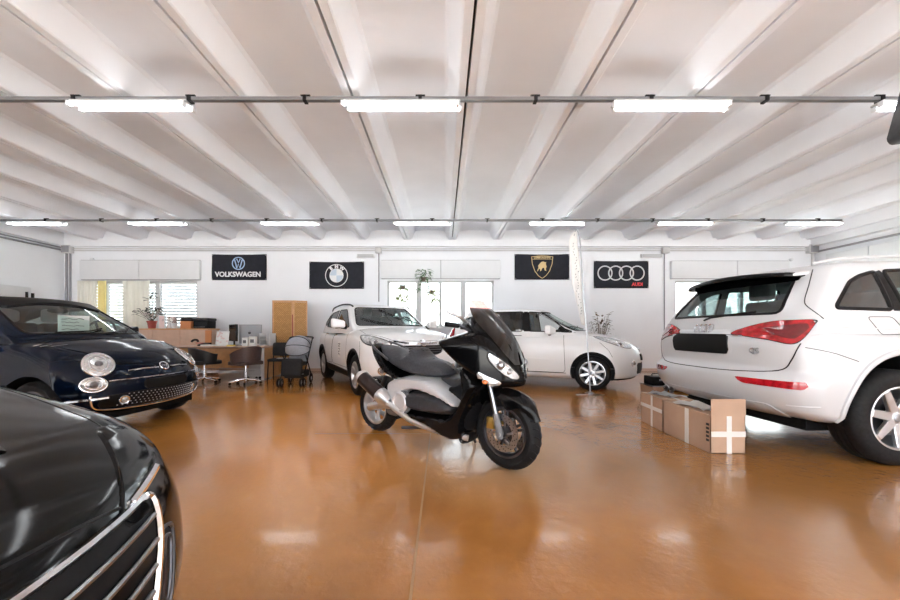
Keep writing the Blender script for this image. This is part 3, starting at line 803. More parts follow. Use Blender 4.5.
# ---- white compact SUV behind the scooter
def mokka_extras(root, surf, S):
    hl = catmull([(.30,-.86,.985),(.50,-.80,.985),(.70,-.66,.935),(.80,-.54,.875),(.76,-.58,.825),(.66,-.70,.83),(.50,-.80,.86),(.38,-.85,.92)],5)
    for o in add_panel('headlight', root, surf, hl, R(-35), 0, 'lamp_clear', both=True, off=.010, cell=.02, dome=.01):
        pass
    add_strip('headlight_rim', root, surf, hl, R(-35), 0, 'plastic_black', .012, .003, True, both=True)
    lamp_disc('projector', root, surf, (.62,-.70,.885), .05, .045, R(-35), rimw=.008)
    gr = rounded([(0,-.40,.84),(0,-.34,.72),(0,-.2,.685),(0,.2,.685),(0,.34,.72),(0,.40,.84)],.05)
    g = add_panel('grille', root, surf, gr, 0, 0, 'plastic_black', off=.004)
    for z, w in ((.70,.26),(.735,.33),(.77,.36),(.805,.38)):
        add_strip('grille_bar', g, surf, [(0,-w,z),(0,0,z),(0,w,z)], 0, 0, 'steel_dark', .008, .008)
    add_strip('grille_chrome', root, surf, gr, 0, 0, 'chrome', .010, .008, True)
    add_strip('chrome_bar', root, surf, [(0,-.44,.905),(0,-.25,.872),(0,0,.865),(0,.25,.872),(0,.44,.905)], 0, 0, 'chrome', .022, .004)
    mx, b = disc_on(root, surf, 'x', (2,0,.870), .062, 0, 'chrome', .012)
    b.free(); b = lathe(BM(), [(.05,0),(.056,.007),(.064,.007),(.068,0),(.064,-.007),(.056,-.007)], 28, mx, True); o = obj('round_badge', b, 'chrome', root)
    t = BM(); prism(t, [(-.06,.006),(-.005,.014),(-.012,.002),(.06,-.006),(.005,-.014),(.012,-.002)], .008, mx); obj('badge_bolt', t, 'chrome', o)
    add_panel('lower_grille', root, surf, [(0,y,z) for y,z in rounded([(-.52,.34),(.52,.34),(.46,.50),(-.46,.50)],.04)], 0, 0, 'plastic_black', off=.005)
    add_panel('number_plate', root, surf, [(0,y,z) for y,z in rounded([(-.26,.53),(.26,.53),(.26,.635),(-.26,.635)],.01)], 0, 0, 'plate_black', off=.016)
    lamp_disc('fog_lamp', root, surf, (.7,-.62,.46), .06, .06, R(-35), rimw=.01)
    # dark cladding along the sill
    add_panel('sill_cladding', root, surf, rounded([(-.42,0,.20),(-2.14,0,.20),(-2.17,0,.40),(-.40,0,.37)],.03), R(-90), 0, 'plastic_black', both=True, off=.012, thick=.03)
    wipers(root, surf, [[(0,.60,1.20),(0,.20,1.32),(0,-.12,1.48)], [(0,-.05,1.17),(0,-.30,1.22),(0,-.55,1.30)]])
    for sg in (-1,1):
        t = tube(BM(), catmull([(-.95,sg*.61,1.545),(-1.15,sg*.62,1.59),(-1.7,sg*.64,1.62),(-2.5,sg*.61,1.60),(-2.8,sg*.58,1.545)],6,False), .016, 8)
        obj('roof_rail', t, 'plastic_black', root)
    b = tube(BM(), [(-.90,0,1.53),(-.88,0,1.48)], .009); ball(b, (-.89,0,1.46), (.025,.12,.04), 14); obj('rear_view_mirror', b, 'plastic_black', root)
    b = BM(); p = surf.on([(-.98,0,.72)], R(-90), 0, .004)[0]
    box(b, p, (.20,.004,.30), .002, 1); st = obj('door_sticker', b, 'paper', root)
    b = BM(); rnd = random.Random(3)
    for k in range(5):
        zz = p.z+.11-.05*k
        tube(b, [(p.x-.07+.02*j, p.y-.003, zz+rnd.uniform(-.018,.018)) for j in range(8)], .005, 5)
    obj('sticker_marks', b, 'plastic_grey', st)
    add_panel('tail_light', root, surf, rounded([(-3.2,-.60,.85),(-3.2,-.80,.85),(-3.2,-.80,1.05),(-3.2,-.60,1.05)],.04), R(-150), 0, 'lamp_red', both=True, off=.01)
    add_strip('bumper_seam', root, surf, [(.30,-1,.90),(.36,-1,.80),(.37,-1,.62)], R(-80), 0, 'plastic_dark', .004, 0, both=True)
MOKKA = dict(name='car', label='white compact SUV parked behind the black scooter, facing it', paint='paint_white', wb=2.555, xf=.93, xr=-3.35, half=.885,
    top=[(.95,.90),(.7,.985),(.3,1.07),(-.2,1.13),(-1.5,1.06),(-2.6,1.10),(-3.4,1.12)], bot=[(.95,.28),(.5,.22),(-2.4,.22),(-3.0,.30),(-3.4,.38)],
    W=[(.95,.74),(.6,.85),(.1,.885),(-1.5,.86),(-2.6,.885),(-3.1,.85),(-3.4,.80)], side=[(0,.92),(.15,.96),(.45,1.),(.75,.985),(1,.93)],
    fp=[(0,.14),(.15,.03),(.4,0),(.7,.0),(.88,.06),(1,.18)], kf=.36, rp=[(0,.14),(.2,.03),(.4,0),(.7,.08),(1,.14)], kr=.22, pr=3., crown=[(.95,.08),(.3,.07),(-.3,.05),(-3.3,.04)],
    ru=.07, rv=.14, rw=.22,
    cab=dict(fx=[(0,.02),(.25,-.18),(1,-1.0)], rx=[(0,-3.28),(.4,-3.18),(1,-2.86)], belt=[(-4,1.0),(0,1.0)], roof=[(-.5,1.50),(-1.0,1.585),(-1.6,1.63),(-2.4,1.61),(-3.0,1.54)],
        Wb=[(0,.76),(-.8,.82),(-2.6,.82),(-3.3,.72)], Wr=[(-.6,.58),(-1.4,.64),(-2.4,.62),(-3.0,.56)], kf=.22, kr=.18, crown=.03, rv=.14, rw=.11),
    arch=(.385,.385), rad=.345, tw=.215, rim=.225, zs=1.02, spokes=(5,.09,.075,'pairs'), flare='plastic_black',
    side_windows=[('front_side_window', rounded([(-.62,1.14),(-1.60,1.13),(-1.60,1.50),(-1.15,1.49)],.04), 'glass_tint'),
                  ('rear_side_window', rounded([(-1.70,1.14),(-2.42,1.17),(-2.36,1.47),(-1.70,1.50)],.04), 'glass_dark'),
                  ('quarter_window', rounded([(-2.50,1.19),(-2.92,1.25),(-2.46,1.45)],.03), 'glass_dark')],
    end_windows=[('windscreen', rounded([(-.68,1.165),(.68,1.165),(.55,1.525),(-.55,1.525)],.06), 'glass_green', 1),
                 ('rear_window', rounded([(-.56,1.16),(.56,1.16),(.48,1.48),(-.48,1.48)],.06), 'glass_dark', -1)],
    side_panels=[('front_door', rounded([(-.44,.42),(-1.64,.42),(-1.66,1.20),(-.52,1.20)],.06)), ('rear_door', rounded([(-1.66,.42),(-2.10,.42),(-2.28,.8),(-2.5,1.22),(-1.68,1.22)],.05))],
    panels=[('bonnet', rounded([(.74,-.42),(.82,0),(.74,.42),(.30,.74),(-.12,.74),(-.12,-.74),(.30,-.74)],.08), 'top')],
    int=dict(front=-1.30, rear=-2.15, z=.92, m='interior_dark', hm='interior_dark', dash=(-.40,1.12)), mirror=(-.62,.98,1.20,'paint_white'), handles=[(-1.45,.98),(-2.2,1.0)], handle_mat='chrome', extras=mokka_extras)
place(MOKKA, 0, -.76, 6.12, -59.2)

# ---- white hatchback seen from its side
def c3_extras(root, surf, S):
    hl = catmull([(.10,-.80,.985),(.32,-.76,.97),(.55,-.66,.915),(.74,-.50,.83),(.70,-.56,.775),(.54,-.68,.785),(.36,-.75,.84),(.20,-.79,.91)],5)
    add_panel('headlight', root, surf, hl, R(-50), 0, 'lamp_clear', both=True, off=.010, cell=.02)
    add_strip('headlight_rim', root, surf, hl, R(-50), 0, 'plastic_grey', .007, .003, True, both=True)
    lamp_disc('projector', root, surf, (.45,-.68,.84), .05, .045, R(-50), rimw=.008)
    lamp_disc('fog_lamp', root, surf, (.70,-.62,.50), .055, .05, R(-45), rimw=.01)
    add_panel('lower_grille', root, surf, [(0,y,z) for y,z in rounded([(-.42,.30),(.42,.30),(.46,.50),(-.46,.50)],.05)], 0, 0, 'plastic_black', off=.005)
    add_panel('number_plate', root, surf, [(0,y,z) for y,z in rounded([(-.26,.54),(.26,.54),(.26,.65),(-.26,.65)],.01)], 0, 0, 'plate_black', off=.02, thick=.025)
    add_strip('front_lip', root, surf, [(.80,-.05,.23),(.70,-.5,.225),(.55,-.72,.225),(.33,-.82,.22)], R(-50), 0, 'plastic_black', .016, .004, both=True)
    for i in range(2):
        z = .70+.035*i
        add_strip('chevron_badge', root, surf, [(0,-.09,z),(0,0,z+.05),(0,.09,z)], 0, 0, 'chrome', .010, .006)
    add_strip('sill_line', root, surf, [(-.45,0,.30),(-2.05,0,.30)], R(-90), 0, 'plastic_dark', .006, .0, both=True)
    add_strip('door_crease', root, surf, [(-.75,0,.54),(-1.5,0,.60),(-1.95,0,.60)], R(-90), 0, 'paint_white', .007, -.001, both=True)
    add_panel('corner_trim', root, surf, [(-.26,0,1.05),(-.55,0,1.06),(-.60,0,1.19)], R(-90), 0, 'plastic_black', both=True, off=.006)
    add_panel('pillar_trim', root, surf, [(-1.12,0,1.08),(-1.26,0,1.08),(-1.27,0,1.48),(-1.17,0,1.48)], R(-90), 0, 'plastic_black', both=True, off=.005)
    add_panel('tail_light', root, surf, rounded([(-3.05,-.74,.80),(-2.78,-.80,.95),(-2.85,-.76,1.16),(-3.0,-.60,1.13),(-3.1,-.58,.85)],.04), R(-135), 0, 'lamp_red', both=True, off=.02, dome=.02)
    wipers(root, surf, [[(0,.55,1.14),(0,.10,1.18)],[(0,-.05,1.12),(0,-.50,1.17)]])
    b = tube(BM(), [(-1.12,0,1.47),(-1.11,0,1.43)], .008); ball(b, (-1.11,0,1.41), (.02,.11,.035), 14); obj('rear_view_mirror', b, 'plastic_black', root)
    label_on(root, surf, 'door_badge', 'PICASSO', .05, (-1.38,-1,.995), R(-90), 'plastic_grey', .001) if False else None
    add_strip('badge_line', root, surf, [(-1.28,0,1.0),(-1.50,0,1.0)], R(-90), 0, 'chrome', .009, .003, both=True)
    add_strip('bumper_seam', root, surf, [(.16,-1,.88),(.30,-1,.74),(.36,-1,.62)], R(-80), 0, 'plastic_dark', .003, 0, both=True)
C3 = dict(name='car', label='white hatchback parked side-on beyond the scooter, in front of the shield flag', paint='paint_white', wb=2.465, xf=.87, xr=-3.12, half=.865,
    top=[(.9,.78),(.65,.89),(.3,1.0),(-.1,1.06),(-.5,1.08),(-1.5,1.05),(-2.5,1.08),(-3.15,1.12)], bot=[(.9,.22),(.4,.18),(-2.4,.2),(-3.15,.32)],
    W=[(.9,.66),(.6,.78),(.2,.85),(-.5,.865),(-2.0,.865),(-2.7,.84),(-3.15,.74)], side=[(0,.92),(.15,.96),(.45,1.),(.75,.98),(1,.91)],
    fp=[(0,.10),(.15,.02),(.35,0),(.65,.01),(.85,.06),(1,.18)], kf=.34, rp=[(0,.12),(.2,.02),(.4,0),(.7,.06),(1,.14)], kr=.24, pr=3., crown=[(.9,.09),(.3,.08),(-.3,.05),(-3.,.04)],
    ru=.08, rv=.16, rw=.24,
    cab=dict(fx=[(0,.14),(.25,-.10),(1,-.92)], rx=[(0,-3.04),(.4,-2.95),(1,-2.62)], belt=[(-4,.95),(0,.95)], roof=[(-.5,1.48),(-.9,1.53),(-1.5,1.57),(-2.3,1.555),(-2.9,1.48)],
        Wb=[(0,.70),(-.8,.79),(-2.4,.79),(-3.0,.68)], Wr=[(-.7,.54),(-1.4,.60),(-2.3,.58),(-2.9,.50)], kf=.26, kr=.2, crown=.03, rv=.14, rw=.11),
    arch=(.375,.365), rad=.318, tw=.205, rim=.218, spokes=(8,.042,.05,'single'),
    side_windows=[('front_side_window', rounded([(-.40,1.075),(-1.13,1.085),(-1.17,1.475),(-.90,1.455)],.03), 'glass_clear'),
                  ('rear_side_window', rounded([(-1.27,1.085),(-2.0,1.09),(-2.02,1.485),(-1.28,1.48)],.04), 'glass_dark'),
                  ('quarter_window', rounded([(-2.1,1.09),(-2.62,1.14),(-2.5,1.36),(-2.1,1.46)],.03), 'glass_dark')],
    end_windows=[('windscreen', rounded([(-.64,1.10),(.64,1.10),(.50,1.475),(-.50,1.475)],.06), 'glass_green', 1),
                 ('rear_window', rounded([(-.54,1.12),(.54,1.12),(.45,1.43),(-.45,1.43)],.06), 'glass_dark', -1)],
    side_panels=[('front_door', rounded([(-.46,.31),(-1.58,.31),(-1.60,1.18),(-.50,1.18)],.06)), ('rear_door', rounded([(-1.60,.31),(-2.02,.31),(-2.2,.7),(-2.42,1.20),(-1.62,1.20)],.05))],
    panels=[('bonnet', rounded([(.62,-.40),(.70,0),(.62,.40),(.2,.68),(-.10,.70),(-.10,-.70),(.2,-.68)],.08), 'top')],
    int=dict(front=-1.35, rear=-2.05, z=.86, m='interior_dark', hm='interior_dark', dash=(-.38,1.05)), mirror=(-.73,.94,1.10,'paint_white'), handles=[(-1.42,.93),(-2.15,.95)], extras=c3_extras)
place(C3, 0, 3.05, 6.88, -24.2)

# ---- black car at the camera's side, only its nose in the frame
def black_extras(root, surf, S):
    hl = catmull([(.50,.70,.80),(.62,.66,.77),(.74,.56,.70),(.76,.50,.64),(.66,.64,.64),(.54,.74,.70),(.46,.77,.76)],5)
    add_panel('headlight', root, surf, [(x,-y,z) for x,y,z in hl], R(-40), 0, 'paint_black', both=True, off=.006, cell=.02)
    add_strip('headlight_rim', root, surf, [(x,-y,z) for x,y,z in hl], R(-40), 0, 'plastic_black', .004, .001, True, both=True)
    gr = [(0,y,z) for y,z in rounded([(-.44,.36),(.44,.36),(.58,.665),(-.58,.665)],.05)]
    g = add_panel('grille', root, surf, gr, 0, 0, 'plastic_black', off=.004)
    for k in range(6):
        z = .395+.045*k; w = .44+.14*(z-.36)/.305-.02
        add_strip('grille_bar', g, surf, [(0,-w,z),(0,-w/2,z),(0,0,z),(0,w/2,z),(0,w,z)], 0, 0, 'steel', .006, .010)
    add_strip('grille_frame', root, surf, gr, 0, 0, 'chrome', .009, .008, True)
    add_strip('chrome_wing', root, surf, [(.8,-.56,.672),(.78,-.64,.68),(.70,-.72,.69)], R(-30), 0, 'chrome', .010, .006, both=True)
    for pts in ([(.8,-.62,.58),(.8,-.72,.56),(.8,-.66,.36),(.8,-.52,.34)], [(.8,-.64,.555),(.8,-.695,.54),(.8,-.64,.40),(.8,-.56,.385)]):
        add_strip('intake_chrome', root, surf, rounded(pts,.03), R(-35), 0, 'steel_dark', .005, .004, True, both=True)
    add_panel('bumper_intake', root, surf, rounded([(.8,-.615,.58),(.8,-.72,.56),(.8,-.66,.36),(.8,-.52,.34)],.03), R(-35), 0, 'plastic_black', both=True, off=.003)
    add_strip('bonnet_crease', root, surf, [(.50,-.40,0),(.1,-.52,0),(-.3,-.60,0)], 0, R(90), 'paint_black', .010, -.004, both=True)
    add_panel('number_plate', root, surf, [(0,y,z) for y,z in rounded([(-.26,.38),(.26,.38),(.26,.48),(-.26,.48)],.01)], 0, 0, 'plate_black', off=.03, thick=.03)
    add_panel('tail_light', root, surf, rounded([(-3.4,-.60,.75),(-3.4,-.82,.75),(-3.4,-.80,.92),(-3.4,-.55,.92)],.04), R(-150), 0, 'lamp_red', both=True, off=.01)
BLACK = dict(name='car', label='glossy black car nearest the camera, only its bonnet and chrome-trimmed nose in view', paint='paint_black', wb=2.65, xf=.86, xr=-3.5, half=.90,
    top=[(.9,.715),(.72,.775),(.4,.865),(0,.945),(-.5,1.01),(-1.5,.98),(-2.7,1.0),(-3.5,.98)], bot=[(.9,.22),(.4,.18),(-2.6,.2),(-3.5,.30)],
    W=[(.9,.74),(.6,.84),(.2,.89),(-.5,.90),(-2.4,.90),(-3.0,.87),(-3.5,.78)], side=[(0,.92),(.15,.96),(.45,1.),(.75,.985),(1,.93)],
    fp=[(0,.12),(.15,.02),(.35,0),(.65,.01),(.85,.06),(1,.14)], kf=.34, rp=[(0,.12),(.2,.02),(.5,0),(.8,.05),(1,.12)], kr=.25, crown=[(.9,.06),(.3,.075),(-.3,.05),(-3.3,.04)],
    ru=.07, rv=.16, rw=.24,
    cab=dict(fx=[(0,-.20),(.25,-.45),(1,-1.30)], rx=[(0,-3.35),(.4,-3.2),(1,-2.6)], belt=[(-4,.88),(0,.88)], roof=[(-.6,1.38),(-1.2,1.42),(-1.8,1.45),(-2.5,1.42),(-3.2,1.30)],
        Wb=[(0,.74),(-.8,.80),(-2.6,.80),(-3.4,.70)], Wr=[(-.8,.54),(-1.6,.60),(-2.6,.56),(-3.2,.50)], kf=.26, kr=.2, crown=.03, rv=.14, rw=.11),
    arch=(.36,.36), rad=.325, tw=.215, rim=.23, spokes=(5,.08,.06,'single'),
    side_windows=[('front_side_window', rounded([(-.75,1.02),(-1.75,1.02),(-1.75,1.33),(-1.35,1.32)],.04), 'glass_dark'),
                  ('rear_side_window', rounded([(-1.85,1.02),(-2.75,1.05),(-2.5,1.28),(-1.85,1.34)],.04), 'glass_dark')],
    end_windows=[('windscreen', rounded([(-.64,1.02),(.64,1.02),(.50,1.35),(-.50,1.35)],.06), 'glass_tint', 1),
                 ('rear_window', rounded([(-.54,1.05),(.54,1.05),(.45,1.32),(-.45,1.32)],.06), 'glass_dark', -1)],
    side_panels=[('front_door', rounded([(-.5,.33),(-1.78,.33),(-1.80,1.12),(-.5,1.12)],.06)), ('rear_door', rounded([(-1.80,.33),(-2.2,.33),(-2.4,.7),(-2.6,1.12),(-1.82,1.12)],.05))],
    panels=[('bonnet', rounded([(.68,-.52),(.745,-.25),(.765,0),(.745,.25),(.68,.52),(.50,.64),(.1,.72),(-.25,.74),(-.25,-.74),(.1,-.72),(.50,-.62)],.08), 'top')],
    int=dict(front=-1.45, rear=-2.3, z=.78, m='interior_dark', dash=(-.60,1.02)), mirror=(-.75,.97,1.08,'paint_black'), handles=[(-1.6,.86),(-2.4,.88)], extras=black_extras)
place(BLACK, .86, -.58, .27, -4)
# ------------------------------------------------------------------ scooter
def fill2d(poly, cell):
    """triangulation-free grid fill of a 2-D polygon, cut exactly along its outline"""
    g2 = sdf(poly)
    x0,x1 = min(p[0] for p in poly)-cell, max(p[0] for p in poly)+cell; y0,y1 = min(p[1] for p in poly)-cell, max(p[1] for p in poly)+cell
    nx, ny = max(2,int((x1-x0)/cell)), max(2,int((y1-y0)/cell)); t = BM()
    gr = [[t.verts.new((x0+(x1-x0)*i/nx, 0, y0+(y1-y0)*j/ny)) for j in range(ny+1)] for i in range(nx+1)]
    for i in range(nx):
        for j in range(ny): t.faces.new((gr[i][j],gr[i+1][j],gr[i+1][j+1],gr[i][j+1]))
    b = take(t, cut(t, lambda c: g2(c.x,c.z))); t.free()
    return b, g2
def inflate(poly, w, er=.04, cell=.016, y0=0.):
    """a closed shell: side outline poly (x,z), half width w(x,z), edges rounded over er"""
    b, g2 = fill2d(poly, cell)
    wf = w if callable(w) else (lambda x,z: w)
    for v in b.verts:
        d = max(0., min(1., -g2(v.co.x, v.co.z)/er)); v.co.y = wf(v.co.x, v.co.z)*math.sqrt(max(0., 1-(1-d)**2))
    t = b.copy()
    for v in t.verts: v.co.y = -v.co.y
    merge(b, t)
    for v in b.verts: v.co.y += y0
    bmesh.ops.remove_doubles(b, verts=b.verts[:], dist=1e-4)
    return b
def sp2(pts, n=5): return [(p.x,p.y) for p in catmull([(a,b,0) for a,b in pts], n)]
def make_scooter():
    root = thing('motor_scooter', 'black and silver maxi scooter standing alone in the middle of the glossy brown floor', 'scooter')
    RF, RR = .292, .275; ZF, ZR, WB = .292, .275, 1.575
    st = Matrix.Rotation(R(-4),4,'Z')
    def two_wheel(nm, x, rad, wid, rim, mx0, n=5):
        mx = mx0 @ T(x,0,rad) @ Matrix.Rotation(R(90),4,'X'); h = wid/2
        bm = lathe(BM(), [(rim,h*.7),(rim+.008,h*.75),(rim-.012,h*.8),(rim-.03,h*.4),(rim-.03,-h*.4),(rim-.012,-h*.8),(rim+.008,-h*.75),(rim,-h*.7)], 40, mx, True)
        for i in range(n):
            for o in (-.13,.13):
                t = BM(); prism(t, [(.03,-.011),(rim-.02,-.010),(rim-.02,.010),(.03,.011)], .024, None, .004)
                for v in t.verts: v.co.z -= .012
                merge(bm, t, mx @ Matrix.Rotation(2*PI*i/n+.4+o,4,'Z'))
        lathe(bm, [(0,.06),(.035,.06),(.045,.03),(.045,-.03),(.035,-.06),(0,-.06)], 20, mx)
        w = obj(nm, bm, 'steel_dark' if x == 0 else 'alloy', root)
        q = rad
        pr = [(rim,h*.72),(rim+.02,h*.95),(rim+(q-rim)*.5,h),(q-.035,h*.86),(q-.012,h*.55),(q,0)]
        pr = pr + [(r,-z) for r,z in pr[-2::-1]]
        bm = lathe(BM(), pr, 56, mx, True); o = obj('tyre', bm, 'rubber', w)
        g = BM()
        for k in range(30):
            a = 2*PI*k/30
            for sg in (-1,1):
                p = [mx @ V(((q-.004-.022*(f**2))*math.cos(a+.10*f), (q-.004-.022*(f**2))*math.sin(a+.10*f), sg*h*(.10+.72*f))) for f in (0,.33,.66,1)]
                tube(g, p, .0045, 4)
        obj('tread_grooves', g, 'plastic_black', o)['kind'] = 'stuff'
        return w, mx
    fw, mf = two_wheel('front_wheel', 0, RF, .125, .195, st)
    for sg in (-1,1):                                            # drilled discs
        z = sg*.066
        d = lathe(BM(), [(.095,z-.003),(.145,z-.003),(.145,z+.003),(.095,z+.003)], 48, mf, True)
        for k in range(6):
            a = 2*PI*k/6; tube(d, [mf @ V((.05*math.cos(a),.05*math.sin(a),z)), mf @ V((.10*math.cos(a+.2),.10*math.sin(a+.2),z))], .008, 6)
        o = obj('brake_disc', d, 'steel', fw)
        hl = BM()
        for k in range(48):
            a = 2*PI*k/48; r = (.105,.120,.134)[k%3]
            lathe(hl, [(0,z-.0045),(.0042,z-.0045),(.0042,z+.0045),(0,z+.0045)], 8, mf @ Matrix.Translation((r*math.cos(a),r*math.sin(a),0)))
        obj('disc_holes', hl, 'plastic_black', o)['kind'] = 'stuff'
        y = -sg*.085
        c = BM(); box(c, (-.085,y,.36), (.075,.05,.095), .014, 2)
        bmesh.ops.transform(c, matrix=st, verts=c.verts[:]); obj('brake_caliper', c, 'gold', root)
        # fork leg with its clamp
        f = tube(BM(), [st @ V((-.13,sg*.098,.80)), st @ V((-.015,sg*.098,.36))], .019, 12); fo = obj('fork_leg', f, 'steel', root)
        f = tube(BM(), [st @ V((-.035,sg*.098,.44)), st @ V((.0,sg*.098,.30)), st @ V((.005,sg*.098,.255))], [.026,.028,.024], 12); obj('fork_slider', f, 'plastic_grey', fo)
        f = cyl(BM(), st @ V((0,sg*.12,ZF)), st @ V((0,sg*.075,ZF)), .024, 12); obj('axle_nut', f, 'steel', fo)
    # front fender: a shell over the tyre drawn out to a beak
    b = BM(); rows = []
    n = 26
    for i in range(n+1):
        a = R(24+108*i/n); k = sm((i/n)/.30); tail = sm((1-i/n)/.2)
        rs = .308 + .022*k*tail; skirt = .255 + .05*(1-k) + .035*(1-tail); wy = .03+.057*k
        if .30 < i/n < .62: skirt -= .06*math.sin((i/n-.30)/.32*PI)
        skirt = min(skirt, rs-.045); row = []
        for (f, r) in ((-1,skirt),(-1.0,rs-.03),(-.82,rs-.006),(-.4,rs+.006),(0,rs+.012),(.4,rs+.006),(.82,rs-.006),(1.0,rs-.03),(1,skirt)):
            row.append(b.verts.new(st @ V((r*math.cos(a), f*wy, ZF+r*math.sin(a)))))
        rows.append(row)
    for i in range(n):
        for j in range(8): b.faces.new((rows[i][j],rows[i+1][j],rows[i+1][j+1],rows[i][j+1]))
    bmesh.ops.recalc_face_normals(b, faces=b.faces[:])
    bmesh.ops.solidify(b, geom=b.faces[:], thickness=.006)
    obj('front_fender', b, 'fairing_black', root, ang=50)
    # fairing
    wx = spline([(.16,.05),(.10,.13),(0,.225),(-.12,.29),(-.30,.335),(-.48,.355)])
    fair = sp2([(-.24,1.085),(-.12,1.09),(-.02,1.03),(.07,.92),(.125,.80),(.155,.70),(.12,.655),(-.02,.64),(-.12,.70),(-.25,.78),(-.38,.88),(-.475,.975),(-.47,1.02),(-.38,1.05)],4)
    fb = inflate(fair, lambda x,z: wx(x)*(1-.25*sm((z-.95)/.2)), .06)
    fs = Surf([fb]); obj('front_fairing', fb, 'fairing_black', root, ang=60)
    hl = catmull([(-.03,-.22,.918),(.03,-.19,.885),(.095,-.12,.82),(.145,-.06,.735),(.125,-.10,.715),(.07,-.165,.755),(.01,-.21,.82),(-.03,-.23,.875)],5)
    hs = add_panel('headlight', root, fs, hl, R(-38), 0, 'lamp_clear', both=True, off=.005, cell=.015, thick=.01, dome=.012)
    for o, sg in zip(hs, (-1,1)):
        t = BM()
        for c, r in (((.045,-.175,.825),.034),((.085,-.125,.775),.024)):
            p = fs.on([c], R(-38), 0, .0)
            if p:
                p = p[0]; ball(t, (p.x, p.y*(1 if sg < 0 else -1), p.z), (r,r,r), 12)
        obj('projector_lens', t, 'steel', o)
    add_strip('headlight_rim', root, fs, hl, R(-38), 0, 'plastic_black', .006, .003, True, both=True)
    tl = catmull([(-.10,-.27,.775),(-.03,-.235,.745),(.055,-.17,.693),(.0,-.21,.672),(-.06,-.245,.672)],5)
    ts = add_panel('turn_lamp', root, fs, tl, R(-50), 0, 'lamp_clear', both=True, off=.006, cell=.015, thick=.01, dome=.010)
    for o, sg in zip(ts, (-1,1)):
        p = fs.on([(-.045,-.24,.705)], R(-50), 0, .014)[0]
        obj('turn_bulb', ball(BM(), (p.x, p.y*(1 if sg < 0 else -1), p.z), (.022,.022,.018), 12), 'lamp_orange', o)
    for pts in ([(-.20,-.3,1.04),(-.10,-.27,.985),(-.03,-.22,.935)], [(-.30,-.34,.90),(-.20,-.3,.84),(-.10,-.27,.80)]):
        add_strip('fairing_crease', root, fs, pts, R(-60), 0, 'fairing_black', .006, .001, both=True)
    # windscreen: a curved blade, its clear upper edge a part of its own
    def blade(t0, t1, lift=0.):
        b = BM(); g = []
        wsp = spline([(0,.08),(.25,.16),(.6,.20),(.85,.165),(.96,.12),(1,.07)])
        zs = spline([(0,.80),(.3,.985),(.6,1.14),(1,1.325)]); xs = spline([(0,.120),(.3,.045),(.6,-.075),(1,-.275)])
        for i in range(19):
            t = t0+(t1-t0)*i/18; row = []
            for j in range(17):
                f = -1+2*j/16; w = wsp(t)
                row.append(b.verts.new((xs(t)+.018+lift-.62*(f*w)**2*4.2*.9, f*w, zs(t)+.01)))
            g.append(row)
        for i in range(18):
            for j in range(16): b.faces.new((g[i][j],g[i+1][j],g[i+1][j+1],g[i][j+1]))
        bmesh.ops.recalc_face_normals(b, faces=b.faces[:])
        bmesh.ops.solidify(b, geom=b.faces[:], thickness=.004)
        return b
    ws = obj('windscreen', blade(.02,.84), 'screen_smoke', root); obj('screen_edge', blade(.84,1.0), 'screen_pink', ws)
    obj('inner_cowl', inflate(sp2([(-.10,1.10),(.02,1.0),(.02,.9),(-.22,.9),(-.30,1.02),(-.24,1.13),(-.16,1.16)]), .17, .04), 'plastic_black', root)
    # instruments and handlebar
    b = ball(BM(), (-.24,0,1.13), (.06,.13,.05), 16); o = obj('instrument_pod', b, 'plastic_black', root)
    b = BM()
    for y in (-.06,.06): lathe(b, [(0,0),(.042,0),(.046,.006),(.040,.010),(0,.008)], 20, T(-.285,y,1.155,ry=R(-65)))
    obj('dial', b, 'steel', o)
    hb = tube(BM(), catmull([(-.34,-.33,1.13),(-.30,-.20,1.12),(-.22,-.08,1.03),(-.20,0,.98),(-.22,.08,1.03),(-.30,.20,1.12),(-.34,.33,1.13)],5,False), .013, 10)
    hb = obj('handlebar', hb, 'steel_dark', root)
    for sg in (-1,1):
        obj('grip', tube(BM(), [(-.31,sg*.22,1.12),(-.345,sg*.335,1.132)], [.019,.020], 12), 'rubber', hb)
        obj('brake_lever', tube(BM(), catmull([(-.25,sg*.17,1.13),(-.255,sg*.26,1.18),(-.30,sg*.37,1.225)],4,False), [.014]*8+[.011], 8), 'alloy', hb)
        b = ball(BM(), (-.25,sg*.16,1.13), (.04,.04,.035), 12); obj('switch_box', b, 'steel', hb)
        b = tube(BM(), [(-.13,sg*.22,1.06),(-.16,sg*.30,1.13)], .011, 8); m = obj('mirror_stalk', b, 'plastic_black', root)
        obj('mirror_head', superbox(3,5,4,.5,.4,.5, lambda u,v,w: V((-.17+.02*u, sg*(.34+.075*v), 1.16+.04*w)),3), 'plastic_black', m) if False else None
    # leg shield, floor, core
    obj('frame_core', inflate(sp2([(-.20,.82),(-.16,.62),(-.28,.30),(-.40,.20),(-.9,.22),(-1.15,.30),(-1.25,.55),(-1.1,.62),(-.6,.60),(-.35,.66)],4), .17, .05), 'plastic_black', root)
    obj('leg_shield', inflate(sp2([(-.23,.82),(-.12,.66),(-.20,.50),(-.28,.36),(-.33,.20),(-.45,.19),(-.65,.25),(-.93,.29),(-.93,.35),(-.60,.385),(-.42,.40),(-.315,.50),(-.28,.62),(-.30,.76)],4), .265, .045), 'fairing_black', root)
    obj('floor_cover', inflate(sp2([(-.91,.52),(-.91,.40),(-.80,.355),(-.42,.375),(-.33,.47),(-.45,.535),(-.70,.565)],4), .28, .06), 'plastic_dark', root)
    for x, z in ((-.44,.44),(-.50,.45)):
        pass
